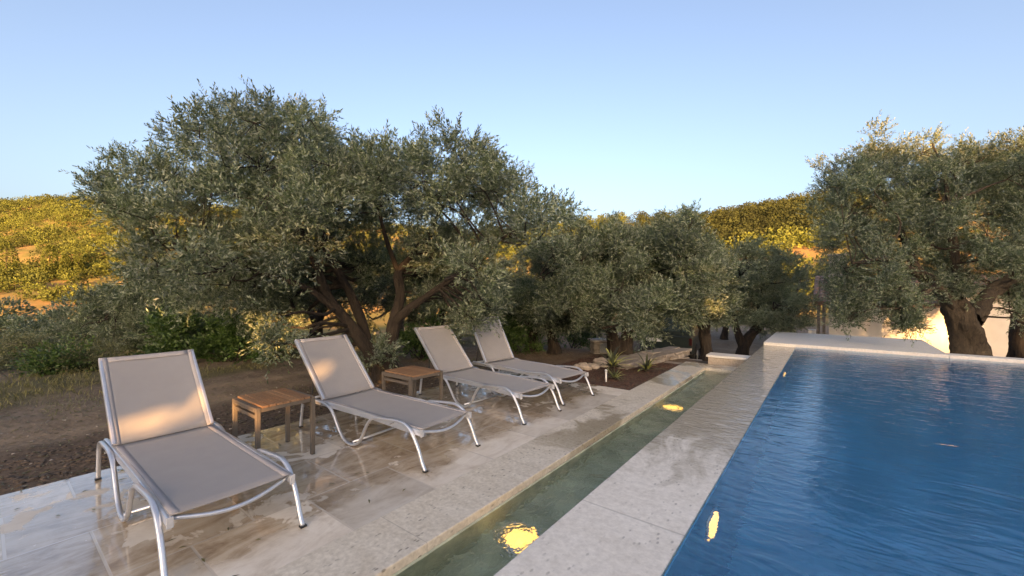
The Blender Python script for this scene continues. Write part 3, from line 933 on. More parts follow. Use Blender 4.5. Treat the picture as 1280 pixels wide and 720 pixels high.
# --- the big olive behind the loungers
D1 = 6.9
olive('broad twin lobed olive tree, the largest, spreading behind the loungers', [
    [(478, 474, 6.85, .20), (470, 452, 6.85, .155), (450, 425, 6.8, .125), (427, 395, 6.7, .105), (409, 370, 6.6, .088), (396, 335, 6.5, .068), (380, 300, 6.4, .05), (352, 260, 6.3, .034), (322, 205, 6.2, .018)],
    [(472, 470, 6.95, .17), (462, 438, 6.95, .12), (454, 408, 7.0, .10), (440, 372, 7.05, .088), (425, 345, 7.1, .075), (408, 318, 7.1, .06), (402, 280, 7.2, .044), (392, 200, 7.3, .024), (382, 135, 7.3, .01)],
    [(488, 474, 6.85, .18), (486, 445, 6.85, .14), (492, 405, 6.85, .12), (500, 370, 6.95, .10), (498, 342, 7.05, .082), (515, 320, 7.1, .06), (540, 285, 7.2, .044), (575, 215, 7.3, .022)],
    [(492, 405, 6.85, .09), (512, 386, 6.7, .082), (535, 370, 6.6, .068), (570, 345, 6.4, .05), (610, 310, 6.3, .034), (665, 278, 6.2, .016)],
    [(427, 395, 6.7, .075), (385, 362, 6.4, .058), (320, 340, 6.2, .042), (250, 318, 6.1, .03), (175, 300, 6.1, .018), (135, 262, 6.1, .010)],
    [(498, 342, 7.05, .06), (480, 290, 6.9, .042), (470, 230, 6.9, .026), (480, 185, 6.9, .012)]],
    [(288, 138, 38, D1), (345, 136, 36, D1), (382, 131, 22, D1), (255, 142, 26, D1), (330, 165, 48, D1), (400, 165, 40, D1),
     (215, 222, 38, 6.5), (168, 236, 26, 6.3), (128, 243, 20, 6.2), (270, 232, 56, D1), (335, 232, 58, D1), (395, 228, 50, D1),
     (150, 268, 15, 6.2), (190, 272, 30, 6.4), (240, 285, 50, 6.5), (310, 300, 58, D1), (380, 290, 50, D1),
     (185, 322, 34, 6.4), (235, 345, 48, 6.5), (300, 360, 50, 6.6), (350, 398, 32, 6.5), (338, 428, 18, 6.5), (370, 345, 40, 7.9, 0.6),
     (440, 205, 38, D1), (462, 190, 26, D1), (422, 182, 30, D1), (452, 270, 46, 7.2), (450, 335, 30, 7.9, 0.5),
     (478, 199, 32, D1), (530, 194, 38, D1), (580, 187, 38, D1), (618, 208, 32, D1), (600, 235, 46, D1), (540, 238, 50, D1), (490, 245, 42, D1),
     (640, 255, 34, 6.7), (672, 270, 22, 6.5), (700, 268, 12, 6.3), (645, 296, 14, 6.5), (596, 298, 34, 6.7), (540, 310, 42, D1),
     (590, 348, 38, 6.6), (560, 370, 30, 7.1, 0.9), (610, 384, 17, 6.3, 0.3), (586, 397, 13, 6.2, 0.2), (545, 345, 36, 7.9, 0.6), (470, 452, 13, 6.75), (480, 440, 12, 7.1),
     (520, 350, 32, 8.4, 0.5), (350, 350, 38, 8.2, 0.5), (460, 345, 34, 8.4, 0.5), (410, 300, 38, 8.2, 0.5), (570, 300, 36, 8.0, 0.5)],
    345000, 11, girth=0.76, spread=(4, 1.9), sub=13, top=(250, 24))

# --- the old olive at the right
D7 = 9.0
DB7 = 9.6
olive('old olive tree with a thick gnarled trunk at the right, leaning over the pool end', [
    [(1212, 446, 9.0, .30), (1208, 425, 9.0, .27), (1202, 405, 9.0, .26), (1198, 388, 9.0, .24), (1190, 374, 8.95, .16)],
    [(1196, 398, 9.0, .17), (1182, 372, 8.9, .13), (1166, 352, 8.8, .115), (1150, 343, 8.7, .105), (1138, 322, 8.8, .085), (1130, 300, 9.1, .06), (1115, 262, 9.5, .04), (1095, 215, 9.7, .02)],
    [(1150, 343, 8.7, .07), (1125, 332, 8.5, .055), (1105, 325, 8.4, .04), (1065, 330, 8.3, .02)],
    [(1190, 385, 8.9, .09), (1172, 358, 8.6, .07), (1150, 372, 8.4, .055), (1128, 385, 8.3, .04), (1085, 388, 8.2, .02)],
    [(1216, 400, 9.0, .19), (1232, 372, 9.15, .15), (1252, 356, 9.3, .125), (1272, 340, 9.4, .105), (1290, 300, 9.5, .08), (1300, 230, 9.5, .03)],
    [(1240, 364, 9.2, .09), (1275, 352, 9.1, .07), (1320, 345, 9.0, .04)],
    [(1198, 388, 9.0, .13), (1196, 345, 9.2, .10), (1190, 290, 9.3, .07), (1180, 220, 9.3, .03), (1165, 180, 9.2, .012)],
    [(1150, 300, 9.0, .05), (1180, 262, 8.8, .04), (1225, 238, 8.7, .03), (1260, 225, 8.6, .015)]],
    [(1046, 238, 16, DB7), (1062, 215, 28, DB7), (1095, 198, 34, DB7), (1132, 200, 28, DB7), (1112, 180, 22, DB7), (1165, 200, 22, DB7), (1200, 192, 22, DB7), (1232, 186, 28, DB7), (1266, 178, 22, DB7), (1295, 190, 40, DB7),
     (1315, 245, 55, DB7), (1250, 232, 42, DB7), (1190, 230, 46, DB7), (1130, 240, 46, DB7), (1072, 258, 42, DB7), (1060, 300, 28, DB7), (1056, 345, 18, 8.8, 0.4), (1075, 328, 40, DB7), (1112, 298, 40, DB7),
     (1066, 385, 20, 8.3, 0.3), (1060, 402, 18, 8.4, 0.2), (1130, 406, 11, 8.3, 0.2), (1078, 360, 26, 9.0, 0.4), (1120, 350, 30, 8.8), (1160, 300, 38, DB7), (1202, 330, 40, DB7), (1242, 300, 42, DB7), (1272, 260, 38, DB7), (1262, 335, 24, 9.6), (1135, 398, 18, 8.3, 0.2), (1300, 330, 45, DB7),
     (1276, 388, 20, 9.0), (1100, 378, 18, 8.6, 0.3), (1165, 362, 22, 9.4), (1200, 362, 15, 8.75, 0.1), (1160, 255, 40, DB7)],
    320000, 12, girth=0.88, spread=(4, 1.5), top=(240, 16), barkmat='bark_grey', gnarl=0.34, sub=12)
rng_ = np.random.RandomState(5)

# --- the middle olives
D3 = 8.9
olive('rounded olive tree with a forked dark trunk in the middle, behind the dry stone wall', [
    [(772, 447, 8.9, .17), (768, 428, 8.9, .13), (760, 405, 8.9, .10), (742, 380, 8.7, .075), (720, 388, 8.5, .06), (695, 371, 8.4, .04), (675, 345, 8.3, .02)],
    [(780, 447, 8.9, .17), (783, 425, 8.9, .13), (786, 400, 8.9, .11), (784, 375, 8.9, .09), (800, 358, 8.8, .07), (815, 325, 8.8, .045), (848, 280, 8.8, .02)],
    [(784, 385, 8.9, .07), (770, 350, 9.0, .05), (750, 310, 9.0, .03), (735, 280, 9.0, .012)],
    [(786, 405, 8.9, .07), (815, 385, 8.8, .05), (850, 368, 8.7, .03), (870, 350, 8.7, .015)]],
    [(690, 330, 30, D3), (720, 308, 36, D3), (760, 300, 36, D3), (802, 295, 36, D3), (840, 285, 32, D3), (860, 262, 18, D3), (866, 300, 28, D3), (882, 328, 20, D3),
     (740, 350, 42, D3), (790, 345, 46, D3), (840, 338, 42, D3), (702, 372, 32, D3), (745, 388, 30, D3), (795, 392, 34, 8.5), (836, 374, 28, D3), (872, 360, 20, D3),
     (770, 278, 14, D3), (726, 286, 16, D3), (700, 298, 16, D3), (812, 272, 14, D3), (858, 382, 14, 8.6), (818, 402, 16, 8.5), (740, 408, 18, 8.5)],
    220000, 13, spread=(4, 1.4), top=(335, 26))
olive('small olive tree with a short thick dark trunk just right of the steepest lounger', [
    [(667, 444, 10.2, .15), (666, 425, 10.2, .12), (660, 405, 10.2, .09), (645, 380, 10.2, .06), (632, 360, 10.1, .03)],
    [(667, 420, 10.2, .08), (680, 395, 10.3, .06), (672, 360, 10.4, .03)]],
    [(642, 374, 24, 10.2), (664, 370, 26, 10.3), (650, 392, 24, 10.1), (628, 385, 20, 10.1), (672, 385, 24, 10.5), (618, 376, 14, 10.2)],
    42000, 14, spread=(3, 1.2))
olive('slender olive tree with a leaning dark trunk between two thicker olives', [
    [(693, 444, 9.7, .12), (690, 425, 9.7, .10), (684, 405, 9.7, .08), (692, 380, 9.7, .06), (706, 355, 9.7, .03)],
    [(686, 410, 9.7, .06), (712, 396, 9.6, .045), (728, 380, 9.5, .02)]],
    [(690, 398, 26, 9.7), (715, 402, 22, 9.6), (702, 370, 26, 9.7), (680, 384, 20, 9.8), (725, 375, 22, 9.7)],
    42000, 15, spread=(3, 1.1))
olive('olive tree with a bare dark trunk standing in front of the parked off-roader', [
    [(884, 462, 9.6, .15), (883, 440, 9.6, .125), (880, 415, 9.6, .11), (884, 395, 9.6, .09), (895, 365, 9.7, .06), (900, 335, 9.7, .025)],
    [(880, 415, 9.6, .07), (868, 392, 9.5, .05), (862, 370, 9.4, .03)]],
    [(868, 345, 22, 9.6), (895, 332, 26, 9.7), (884, 376, 20, 9.5), (906, 368, 26, 9.7), (864, 380, 16, 9.3), (905, 398, 18, 9.6), (888, 322, 16, 9.7), (850, 376, 12, 9.2)],
    65000, 16, spread=(3, 1.1))
D6 = 13.2
olive('rounded grey olive tree beyond the far left corner of the pool', [
    [(928, 452, 13.2, .20), (930, 436, 13.2, .16), (938, 420, 13.2, .13), (952, 408, 13.2, .09), (968, 385, 13.2, .05)],
    [(930, 436, 13.2, .13), (922, 415, 13.3, .10), (915, 385, 13.3, .06), (925, 345, 13.3, .03)],
    [(938, 420, 13.2, .08), (948, 390, 13.3, .06), (955, 350, 13.3, .03)]],
    [(930, 330, 26, D6), (960, 325, 26, D6), (985, 343, 26, D6), (913, 345, 28, D6), (950, 362, 40, D6), (992, 385, 20, D6), (913, 390, 28, D6), (960, 396, 32, D6), (996, 405, 18, D6), (898, 370, 22, D6), (940, 318, 16, D6), (975, 330, 18, D6)],
    80000, 17, spread=(3, 1.5), leafmat='olive_leaf_pale', ll=0.07, lw=0.019)
D2 = 10.5
olive('low dark olive tree at the left, behind the nearest lounger', [
    [(205, 478, 10.5, .16), (208, 455, 10.5, .13), (195, 430, 10.5, .10), (170, 405, 10.4, .06), (140, 390, 10.3, .03)],
    [(207, 450, 10.5, .10), (225, 420, 10.6, .07), (240, 390, 10.6, .03)]],
    [(98, 415, 30, D2), (130, 390, 36, D2), (170, 375, 36, D2), (215, 370, 36, D2), (160, 420, 42, D2), (220, 408, 42, D2), (268, 395, 32, D2), (88, 440, 20, D2), (130, 452, 26, D2), (190, 452, 32, D2), (250, 438, 30, D2), (62, 432, 14, D2)],
    130000, 18, spread=(3, 1.5), ll=0.065, lw=0.017)
olive('olive tree with a dark trunk at the right edge, beside the old gnarled one', [
    [(1276, 452, 9.8, .17), (1273, 425, 9.8, .14), (1276, 395, 9.8, .12), (1290, 350, 9.9, .08), (1310, 290, 9.9, .03)]],
    [(1290, 360, 30, 9.9), (1320, 330, 40, 9.9), (1270, 372, 20, 9.7), (1310, 380, 30, 9.9), (1340, 280, 50, 9.9)],
    40000, 19, spread=(2, 0.8), barkmat='bark')

# --- further olives closing the view under and between the nearer ones
def far_olive(px, d, hgt, wid, seed, n, label, group='olive trees further back in the grove'):
    rng = np.random.RandomState(seed)
    b = frame(d, (px - 640) / FPX * d, 0)
    gz = float(height(np.array(b.x), np.array(b.y)))
    limbs = [[(b.x, b.y, gz + 0.05, .16), (b.x + .08, b.y, gz + .6, .12), (b.x + .2, b.y + .1, gz + hgt * .45, .08), (b.x + .5, b.y, gz + hgt * .75, .03)],
             [(b.x + .05, b.y, gz + .6, .10), (b.x - .35, b.y - .1, gz + hgt * .5, .06), (b.x - .6, b.y, gz + hgt * .7, .03)]]
    cl = []
    for _ in range(15):
        a, rr = rng.rand() * 6.28, rng.rand() ** .5
        zz = rng.uniform(0.30, 0.86)
        k = math.sqrt(max(0.1, 1 - ((zz - 0.55) / 0.5) ** 2))
        cl.append((b.x + math.cos(a) * rr * wid / 2 * k, b.y + math.sin(a) * rr * wid / 2 * k, gz + hgt * zz, rng.uniform(.14, .22) * wid))
    return olive(label, limbs, cl, n, seed, leafmat='olive_leaf_far', group=group, ll=0.085, lw=0.026, world=True, sub=8)
for i, (px, d, hh, ww, lab) in enumerate((
        (610, 15, 2.6, 4.0, 'dark olive tree far behind the steepest lounger'),
        (712, 17, 4.0, 5.0, 'dark olive tree in the shade behind the slender leaning one'),
        (800, 19, 4.6, 5.4, 'dark olive tree behind the off-roader'),
        (905, 21, 4.6, 5.4, 'dark olive tree filling the gap between the trunk by the off-roader and the grey olive'),
        (985, 19, 4.2, 5.0, 'dark olive tree beside the end of the tiled house'),
        (350, 15, 3.8, 5.2, 'dark olive tree seen under the left lobe of the largest olive'),
        (500, 18, 4.2, 5.4, 'dark olive tree seen between the stems of the largest olive'),
        (395, 10.4, 2.5, 3.0, 'low young olive tree close behind the left stem of the largest olive'),
        (545, 10.8, 2.6, 3.0, 'low young olive tree close behind the right stem of the largest olive'))):
    far_olive(px, d, hh, ww, 100 + i, 30000, lab)

# --- broad-leaved shrubs and low scrub
def shrub(name, px, d, w_, h_, n, seed, mat, label, cat='shrub', group='shrubs on the bank', ll=0.075, lw=0.042, stems=7):
    rng = np.random.RandomState(seed)
    b = frame(d, (px - 640) / FPX * d, 0)
    gz = float(height(np.array(b.x), np.array(b.y)))
    org = np.array([b.x, b.y, gz])
    cen, rad = [], []
    for _ in range(10):
        a, rr = rng.rand() * 6.28, rng.rand() ** .5
        z = h_ * rng.uniform(0.22, 0.78)
        cen.append((math.cos(a) * rr * w_ * .36, math.sin(a) * rr * w_ * .36, z)); rad.append(min(rng.uniform(.16, .26) * w_, z * 0.95))
    root = empty(name, tuple(org), 0, label, cat, group)
    me, tc, tcc = crown_mesh('leaves', cen, rad, n, rng, ll, lw, spray=0.3, per=8, up=0.5)
    VV, QQ, nb = [], [], 0
    for c in cen[:stems]:
        cv = catmull([(rng.normal() * .05, rng.normal() * .05, -0.05, .018), (c[0] * .5, c[1] * .5, c[2] * .55, .012), (*c, .005)], .1)
        v, q = tube_arrays(cv, 5, 0.05, rng); VV.append(v); QQ.append(q + nb); nb += len(v)
    link('stems', np_mesh('stems', np.concatenate(VV), np.concatenate(QQ), smooth=True), M['bark'], root)
    link('leaves', me, M[mat], root)
    return root
shrub('leafy_shrub', 292, 8.6, 2.0, 0.95, 9000, 31, 'shrub_leaf', 'dark green broad leaved shrub between the first two loungers')
shrub('leafy_shrub', 238, 8.9, 1.6, 0.85, 6000, 32, 'shrub_leaf', 'dark green broad leaved shrub behind the nearest lounger backrest')
shrub('leafy_shrub', 645, 10.0, 1.2, 0.8, 3500, 33, 'shrub_leaf', 'bright green shrub at the foot of the short thick trunk beyond the loungers')
shrub('leafy_shrub', 716, 12.0, 1.6, 0.9, 4000, 34, 'shrub_leaf', 'bright green shrub behind the slender leaning trunk')
shrub('scrub_bush', 66, 7.3, 0.7, 0.32, 2400, 35, 'shrub_leaf', 'low green scrub bush left of the nearest lounger by the dirt track', ll=0.06, lw=0.03)
shrub('scrub_bush', 14, 8.9, 1.3, 0.40, 6500, 36, 'scrub_leaf', 'low dry scrub bush at the left edge above the dirt track', ll=0.045, lw=0.016)
shrub('scrub_bush', 106, 7.6, 0.8, 0.35, 5000, 37, 'scrub_leaf', 'low olive green scrub bush right of the green one by the dirt track', ll=0.045, lw=0.016)
shrub('scrub_bush', -16, 7.4, 1.2, 0.30, 5000, 38, 'scrub_leaf', 'low scrub bush cut by the left edge of the photo', ll=0.045, lw=0.016)
shrub('scrub_bush', 50, 14.5, 1.8, 0.7, 5000, 40, 'olive_leaf', 'rounded grey green bush left of the low dark olive')
shrub('leafy_shrub', 525, 9.0, 1.3, 0.7, 4000, 41, 'shrub_leaf', 'green undergrowth shrub behind the second teak table')

# --- orchard on the valley floor, poplars and the hillside wood
def blob_proto(seed, r, n, q, tall=1.0):
    rng = np.random.RandomState(seed)
    d = unit(rng.normal(size=(n, 3)))
    lump = 0.75 + 0.35 * vnoise(d[:, 0] * 2.2 + 9, d[:, 1] * 2.2 + d[:, 2] * 1.7 + 9, seed)
    P = d * (r * lump * (0.55 + 0.45 * rng.rand(n) ** 0.4))[:, None] * np.array([1, 1, 0.85 * tall])
    D = unit(d * 0.6 + rng.normal(size=(n, 3)) * 0.7 + np.array([0, 0, 0.3]))
    return P, D, q * (0.7 + 0.6 * rng.rand(n)), rng.rand(n)

def valley_tree_mesh(seed):
    rng = np.random.RandomState(seed)
    P, D, L, t = blob_proto(seed, 1.9, 1500, 0.26)
    P = P + np.array([0, 0, 1.9])
    V, Qd = leaf_quads(P, D, L, L * 0.5, rng)
    cv = catmull([(0, 0, -.4, .16), (0.05, 0, .6, .12), (0.1, 0, 1.6, .05)], .3)
    v, q = tube_arrays(cv, 6, 0.1, rng)
    return np_mesh('crown', V, Qd, {'tint': np.repeat(t, 4)}), np_mesh('trunk', v, q, smooth=True)
protos = [valley_tree_mesh(s) for s in (1, 2, 3)]
for cm, tm in protos:
    cm.materials.append(M['olive_leaf_far']); tm.materials.append(M['bark'])
rng_v = np.random.RandomState(77)
count = 0
for row in range(9):
    d0 = 24 + row * 11.5
    for k in range(26):
        px = -260 + k * (620 / 26) * (40 / d0) ** 0.15 + rng_v.uniform(-9, 9)
        if px > 330 or px < -110 or (k + row) % 2 and row < 2: continue
        d = d0 + rng_v.uniform(-3, 3)
        p = frame(d, (px - 640) / FPX * d, 0)
        gz = float(height(np.array(p.x), np.array(p.y)))
        if rng_v.rand() < 0.25: continue
        o = empty('orchard_tree', (p.x, p.y, gz), rng_v.rand() * 6.28, 'small round olive tree in the shaded orchard on the valley slope at the left', 'tree', 'orchard trees on the valley slope')
        s = rng_v.uniform(0.75, 1.15)
        o.scale = (s, s, s * rng_v.uniform(0.85, 1.05))
        cm, tm = protos[count % 3]; count += 1
        for nm, me in (('crown', cm), ('trunk', tm)):
            c = bpy.data.objects.new(nm, me); COL.objects.link(c); c.parent = o

def poplar(px, d, h_, r, seed, label):
    rng = np.random.RandomState(seed)
    p = frame(d, (px - 640) / FPX * d, 0)
    gz = float(height(np.array(p.x), np.array(p.y)))
    o = empty('poplar_tree', (p.x, p.y, gz), 0, label, 'tree', 'tall trees at the foot of the sunlit hill')
    n = 1600
    t = rng.rand(n)
    prof = np.sin(np.pi * np.clip(t * 0.9 + 0.08, 0, 1)) ** 0.6
    a = rng.rand(n) * 6.28
    rr = r * prof * (0.5 + 0.5 * rng.rand(n) ** .5)
    P = np.stack([np.cos(a) * rr, np.sin(a) * rr, h_ * (0.06 + 0.92 * t)], 1)
    D = unit(np.stack([np.cos(a) * .5, np.sin(a) * .5, np.ones(n)], 1) + rng.normal(size=(n, 3)) * .4)
    L = 0.9 * (0.6 + 0.6 * rng.rand(n))
    V, Qd = leaf_quads(P, D, L, L * .5, rng)
    link('crown', np_mesh('crown', V, Qd, {'tint': np.repeat(rng.rand(n), 4)}), M['poplar_leaf'], o)
    v, q = tube_arrays(catmull([(0, 0, -1, .35), (0, 0, h_ * .4, .22), (0, 0, h_ * .9, .06)], 1.0), 6, .05, rng)
    link('trunk', np_mesh('trunk', v, q, smooth=True), M['bark'], o)
poplar(62, 205, 17, 3.0, 51, 'tall full poplar at the foot of the sunlit hill, the tallest of its row')
poplar(82, 208, 12, 2.2, 52, 'shorter poplar just right of the tallest one below the sunlit hill')
poplar(8, 200, 18, 4.0, 53, 'broad tall tree at the left edge at the foot of the sunlit hill')
poplar(98, 212, 10, 2.6, 54, 'bushy round topped tree right of the two poplars below the hill')

def forest(name, mat, seed, ranges, dens, gap):
    rng = np.random.RandomState(seed)
    Vs, Ts = [], []
    protos_ = []
    for s in range(6):
        protos_.append(blob_proto(seed * 10 + s, 1.0, 110, 0.30))
    for (p0, p1, f0, f1, n) in ranges:
        px = rng.uniform(p0, p1, n)
        dep, bas = np.interp(px, RPX, DEP), np.interp(px, RPX, BAS)
        fr = f0 + (f1 - f0) * rng.rand(n)
        d = bas + (dep - bas) * fr
        u = (px - 640) / FPX * d
        x = d * FW[0] + u * RT[0]; y = d * FW[1] + u * RT[1]
        z = height(x, y)
        keep = vnoise(x / 26 + 40, z / 7 + 40, 17) > gap * (1 - sstep(fr, 0.25, 0.5))
        for i in np.nonzero(keep)[0]:
            P, D, L, t = protos_[rng.randint(6)]
            sc_ = 1.1 + 2.6 * rng.rand() ** 1.6 * (0.75 + d[i] / 1500)
            a = rng.rand() * 6.28
            ca, sa = math.cos(a), math.sin(a)
            Rm = np.array([[ca, -sa, 0], [sa, ca, 0], [0, 0, 1.0]])
            th = rng.uniform(1.0, 1.7)
            PP = (P @ Rm.T) * sc_ * np.array([1, 1, th]) + np.array([x[i], y[i], z[i] + sc_ * 0.8 * th])
            V, _ = leaf_quads(PP, D @ Rm.T, L * sc_, L * sc_ * 0.62, rng)
            Vs.append(V); Ts.append(np.repeat(np.clip(0.25 * t + 0.75 * rng.rand(), 0, 1), 4))
    V = np.concatenate(Vs)
    me = np_mesh(name, V, np.arange(len(V)).reshape(-1, 4), {'tint': np.concatenate(Ts)})
    return props(link(name, me, M[mat]), kind='stuff')
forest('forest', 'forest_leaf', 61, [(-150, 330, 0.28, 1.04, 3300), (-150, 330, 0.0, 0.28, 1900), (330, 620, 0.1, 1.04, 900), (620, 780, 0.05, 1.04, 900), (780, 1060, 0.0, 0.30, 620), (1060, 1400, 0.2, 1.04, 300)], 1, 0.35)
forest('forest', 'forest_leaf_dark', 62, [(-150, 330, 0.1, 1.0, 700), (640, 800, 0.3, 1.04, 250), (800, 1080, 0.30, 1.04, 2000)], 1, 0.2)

# ------------------------------------------------------------------ grass, litter, mulch
def tufts(name, n, region, seed, hgt, mat, keep):
    rng = np.random.RandomState(seed)
    x = rng.uniform(region[0], region[1], n); y = rng.uniform(region[2], region[3], n)
    k = keep(x, y, rng)
    x, y = x[k], y[k]
    per = 7
    P = np.repeat(np.stack([x, y, height(x, y) - 0.01], 1), per, 0)
    P[:, :2] += rng.normal(size=(len(P), 2)) * 0.04
    D = unit(np.array([0, 0, 1.0]) + rng.normal(size=(len(P), 3)) * 0.42)
    L = hgt * (0.4 + 0.9 * rng.rand(len(P)))
    V, Qd = leaf_quads(P, D, L, L * 0.045 + 0.003, rng, 0.1)
    return props(link(name, np_mesh(name, V, Qd, {'tint': np.repeat(rng.rand(len(P)), 4)}), M[mat]), kind='stuff')
def kg(x, y, rng):
    d = x * FW[0] + y * FW[1]
    return (x < -7.8) & (d > 0.5) & (rng.rand(len(x)) < sstep(vnoise(x / 0.8, y / 0.8, 31), 0.2, 0.75) * sstep(-x, 8.0, 9.6))
tufts('grass', 22000, (-19, -7.8, -4, 12), 71, 0.10, 'grass_blade', kg)
tufts('green_grass', 2600, (-8.6, -5.2, 0.5, 9), 72, 0.06, 'scrub_leaf', lambda x, y, r: (r.rand(len(x)) < sstep(vnoise(x / 0.9, y / 0.9, 44), 0.62, 0.8)) & ~((x > -6.4) & (x < -5.0) & (y < 3)))
tufts('weeds', 2500, (-9, -3, 8.5, 16), 73, 0.14, 'grass_blade', lambda x, y, r: (r.rand(len(x)) < sstep(vnoise(x / 1.1, y / 1.1, 45), 0.45, 0.8)))

def chips(name, n, fn, seed, size, mat):
    rng = np.random.RandomState(seed)
    x, y = fn(rng, n)
    z = height(x, y)
    base = np.array([[-1, -1, -.5], [1, -1, -.5], [1, 1, -.5], [-1, 1, -.5], [-.7, -.7, .6], [.7, -.6, .5], [.6, .7, .6], [-.6, .6, .45]])
    fq = np.array([[0, 3, 2, 1], [4, 5, 6, 7], [0, 1, 5, 4], [1, 2, 6, 5], [2, 3, 7, 6], [3, 0, 4, 7]])
    m = len(x)
    s = size * (0.35 + 1.0 * rng.rand(m) ** 2)
    A = rng.rand(m) * 6.28
    vs = base[None] * (1 + 0.5 * (rng.rand(m, 8, 3) - 0.5)) * (s[:, None, None] * np.stack([1 + rng.rand(m), np.ones(m), 0.5 + 0.4 * rng.rand(m)], 1)[:, None, :])
    xr = vs[:, :, 0] * np.cos(A)[:, None] - vs[:, :, 1] * np.sin(A)[:, None]
    yr = vs[:, :, 0] * np.sin(A)[:, None] + vs[:, :, 1] * np.cos(A)[:, None]
    V = np.stack([xr + x[:, None], yr + y[:, None], vs[:, :, 2] + z[:, None]], -1).reshape(-1, 3)
    Qd = (fq[None] + (np.arange(m) * 8)[:, None, None]).reshape(-1, 4)
    return props(link(name, np_mesh(name, V, Qd), M[mat]), kind='stuff')
def bed_xy(rng, n):
    x = rng.uniform(-4.3, -2.36, n); y = rng.uniform(5.86, 8.6, n)
    return x, y
chips('mulch', 5000, bed_xy, 81, 0.016, 'mulch')
chips('clods', 2600, lambda r, n: (r.uniform(-5.9, -4.8, n), r.uniform(-2, 5.6, n)), 82, 0.018, 'soil_clod')
chips('gravel', 420, lambda r, n: (r.uniform(-7.2, -4.85, n), r.uniform(-1.5, 8.5, n)), 83, 0.010, 'stone_rubble')

def litter(name, n, fn, seed, mat, z=None):
    rng = np.random.RandomState(seed)
    x, y = fn(rng, n)
    zz = height(x, y) + 0.006 if z is None else np.full(n, z)
    a = rng.rand(n) * 6.28
    D = unit(np.stack([np.cos(a), np.sin(a), rng.normal(size=n) * 0.08], 1))
    L = 0.035 + 0.025 * rng.rand(n)
    S = np.stack([-np.sin(a), np.cos(a), rng.normal(size=n) * 0.15], 1)
    P = np.stack([x, y, zz], 1)
    W = L * 0.24
    mid = P + D * (L * .5)[:, None] + np.array([0, 0, .004])
    V = np.stack([P, mid + S * (W / 2)[:, None], P + D * L[:, None], mid - S * (W / 2)[:, None]], 1).reshape(-1, 3)
    return props(link(name, np_mesh(name, V, np.arange(4 * n).reshape(n, 4), {'tint': np.repeat(rng.rand(n), 4)}), M[mat]), kind='stuff')
litter('fallen_leaves', 5000, lambda r, n: (r.uniform(-8.5, -4.8, n), r.uniform(-1.5, 9, n)), 84, 'grass_blade')
litter('fallen_leaves', 160, lambda r, n: (TX0 + 0.05 + 2.3 * r.rand(n) ** 2.2, r.uniform(-0.5, 5.7, n)), 85, 'grass_blade', 0.004)

# ------------------------------------------------------------------ planting bed
def rosette(name, loc, n, L, W, seed, label, stripe=True):
    rng = np.random.RandomState(seed)
    o = empty(name, loc, 0, label, 'plant', 'spiky plants in the planting bed')
    vs, fs, tint = [], [], []
    for k in range(n):
        a = rng.rand() * 6.28; el = RAD(rng.uniform(18, 82))
        l = L * rng.uniform(0.65, 1.1); t0 = rng.rand()
        if stripe: t0 = 1.0 if k % 3 == 0 else 0.25 * rng.rand()
        seg = 6
        ca, sa = math.cos(a), math.sin(a)
        b = len(vs)
        for i in range(seg + 1):
            s = i / seg
            e = el - s * s * 0.55
            r = l * s * math.cos(e * 0.5 + el * 0.5); z = l * s * math.sin(e * 0.5 + el * 0.5)
            wd = W * (0.7 + 0.6 * s) * (1 - s ** 2.2) + 0.001
            for q in (-1, 0, 1):
                vs.append((ca * r - sa * wd * q, sa * r + ca * wd * q, 0.02 + z + abs(q) * wd * 0.35)); tint.append(t0)
        for i in range(seg):
            for q in (0, 1):
                a0 = b + i * 3 + q
                fs.append((a0, a0 + 1, a0 + 4, a0 + 3))
    me = np_mesh('leaves', np.array(vs), np.array(fs), {'tint': np.array(tint)}, smooth=True)
    link('leaves', me, M['agave_leaf'], o)
    MB().lathe([(0.035, -0.03), (0.04, 0.02), (0.025, 0.07)], seg=10).build('stem', M['bark'], o)
    return o
hz = lambda x, y: float(height(np.array(x), np.array(y)))
def onground(px, d):
    p = frame(d, (px - 640) / FPX * d, 0)
    return (p.x, p.y, hz(p.x, p.y))
rosette('agave', (-3.0, 6.72, hz(-3.0, 6.72) + .10), 38, 0.40, 0.022, 91, 'variegated spiky plant with cream edged leaves behind the white garden stake')
rosette('agave', (-2.62, 7.35, hz(-2.62, 7.35)), 34, 0.37, 0.022, 92, 'variegated spiky plant in front of the dry stone wall, nearest the channel', True)
rosette('yucca', (-2.80, 6.38, hz(-2.8, 6.38)), 30, 0.26, 0.013, 93, 'small plain green spiky plant in the planting bed, right of the white stake', False)
st = empty('garden_stake', (-2.88, 6.22, hz(-2.88, 6.22)), 0, 'short white stake standing in the dark planting bed', 'stake')
MB().lathe([(0.016, -0.05), (0.016, 0.17)], seg=12).build('stake', M['white_plastic'], st)
MB().lathe([(0.020, 0.171), (0.022, 0.19), (0.012, 0.20)], seg=12).build('cap', M['white_plastic'], st)

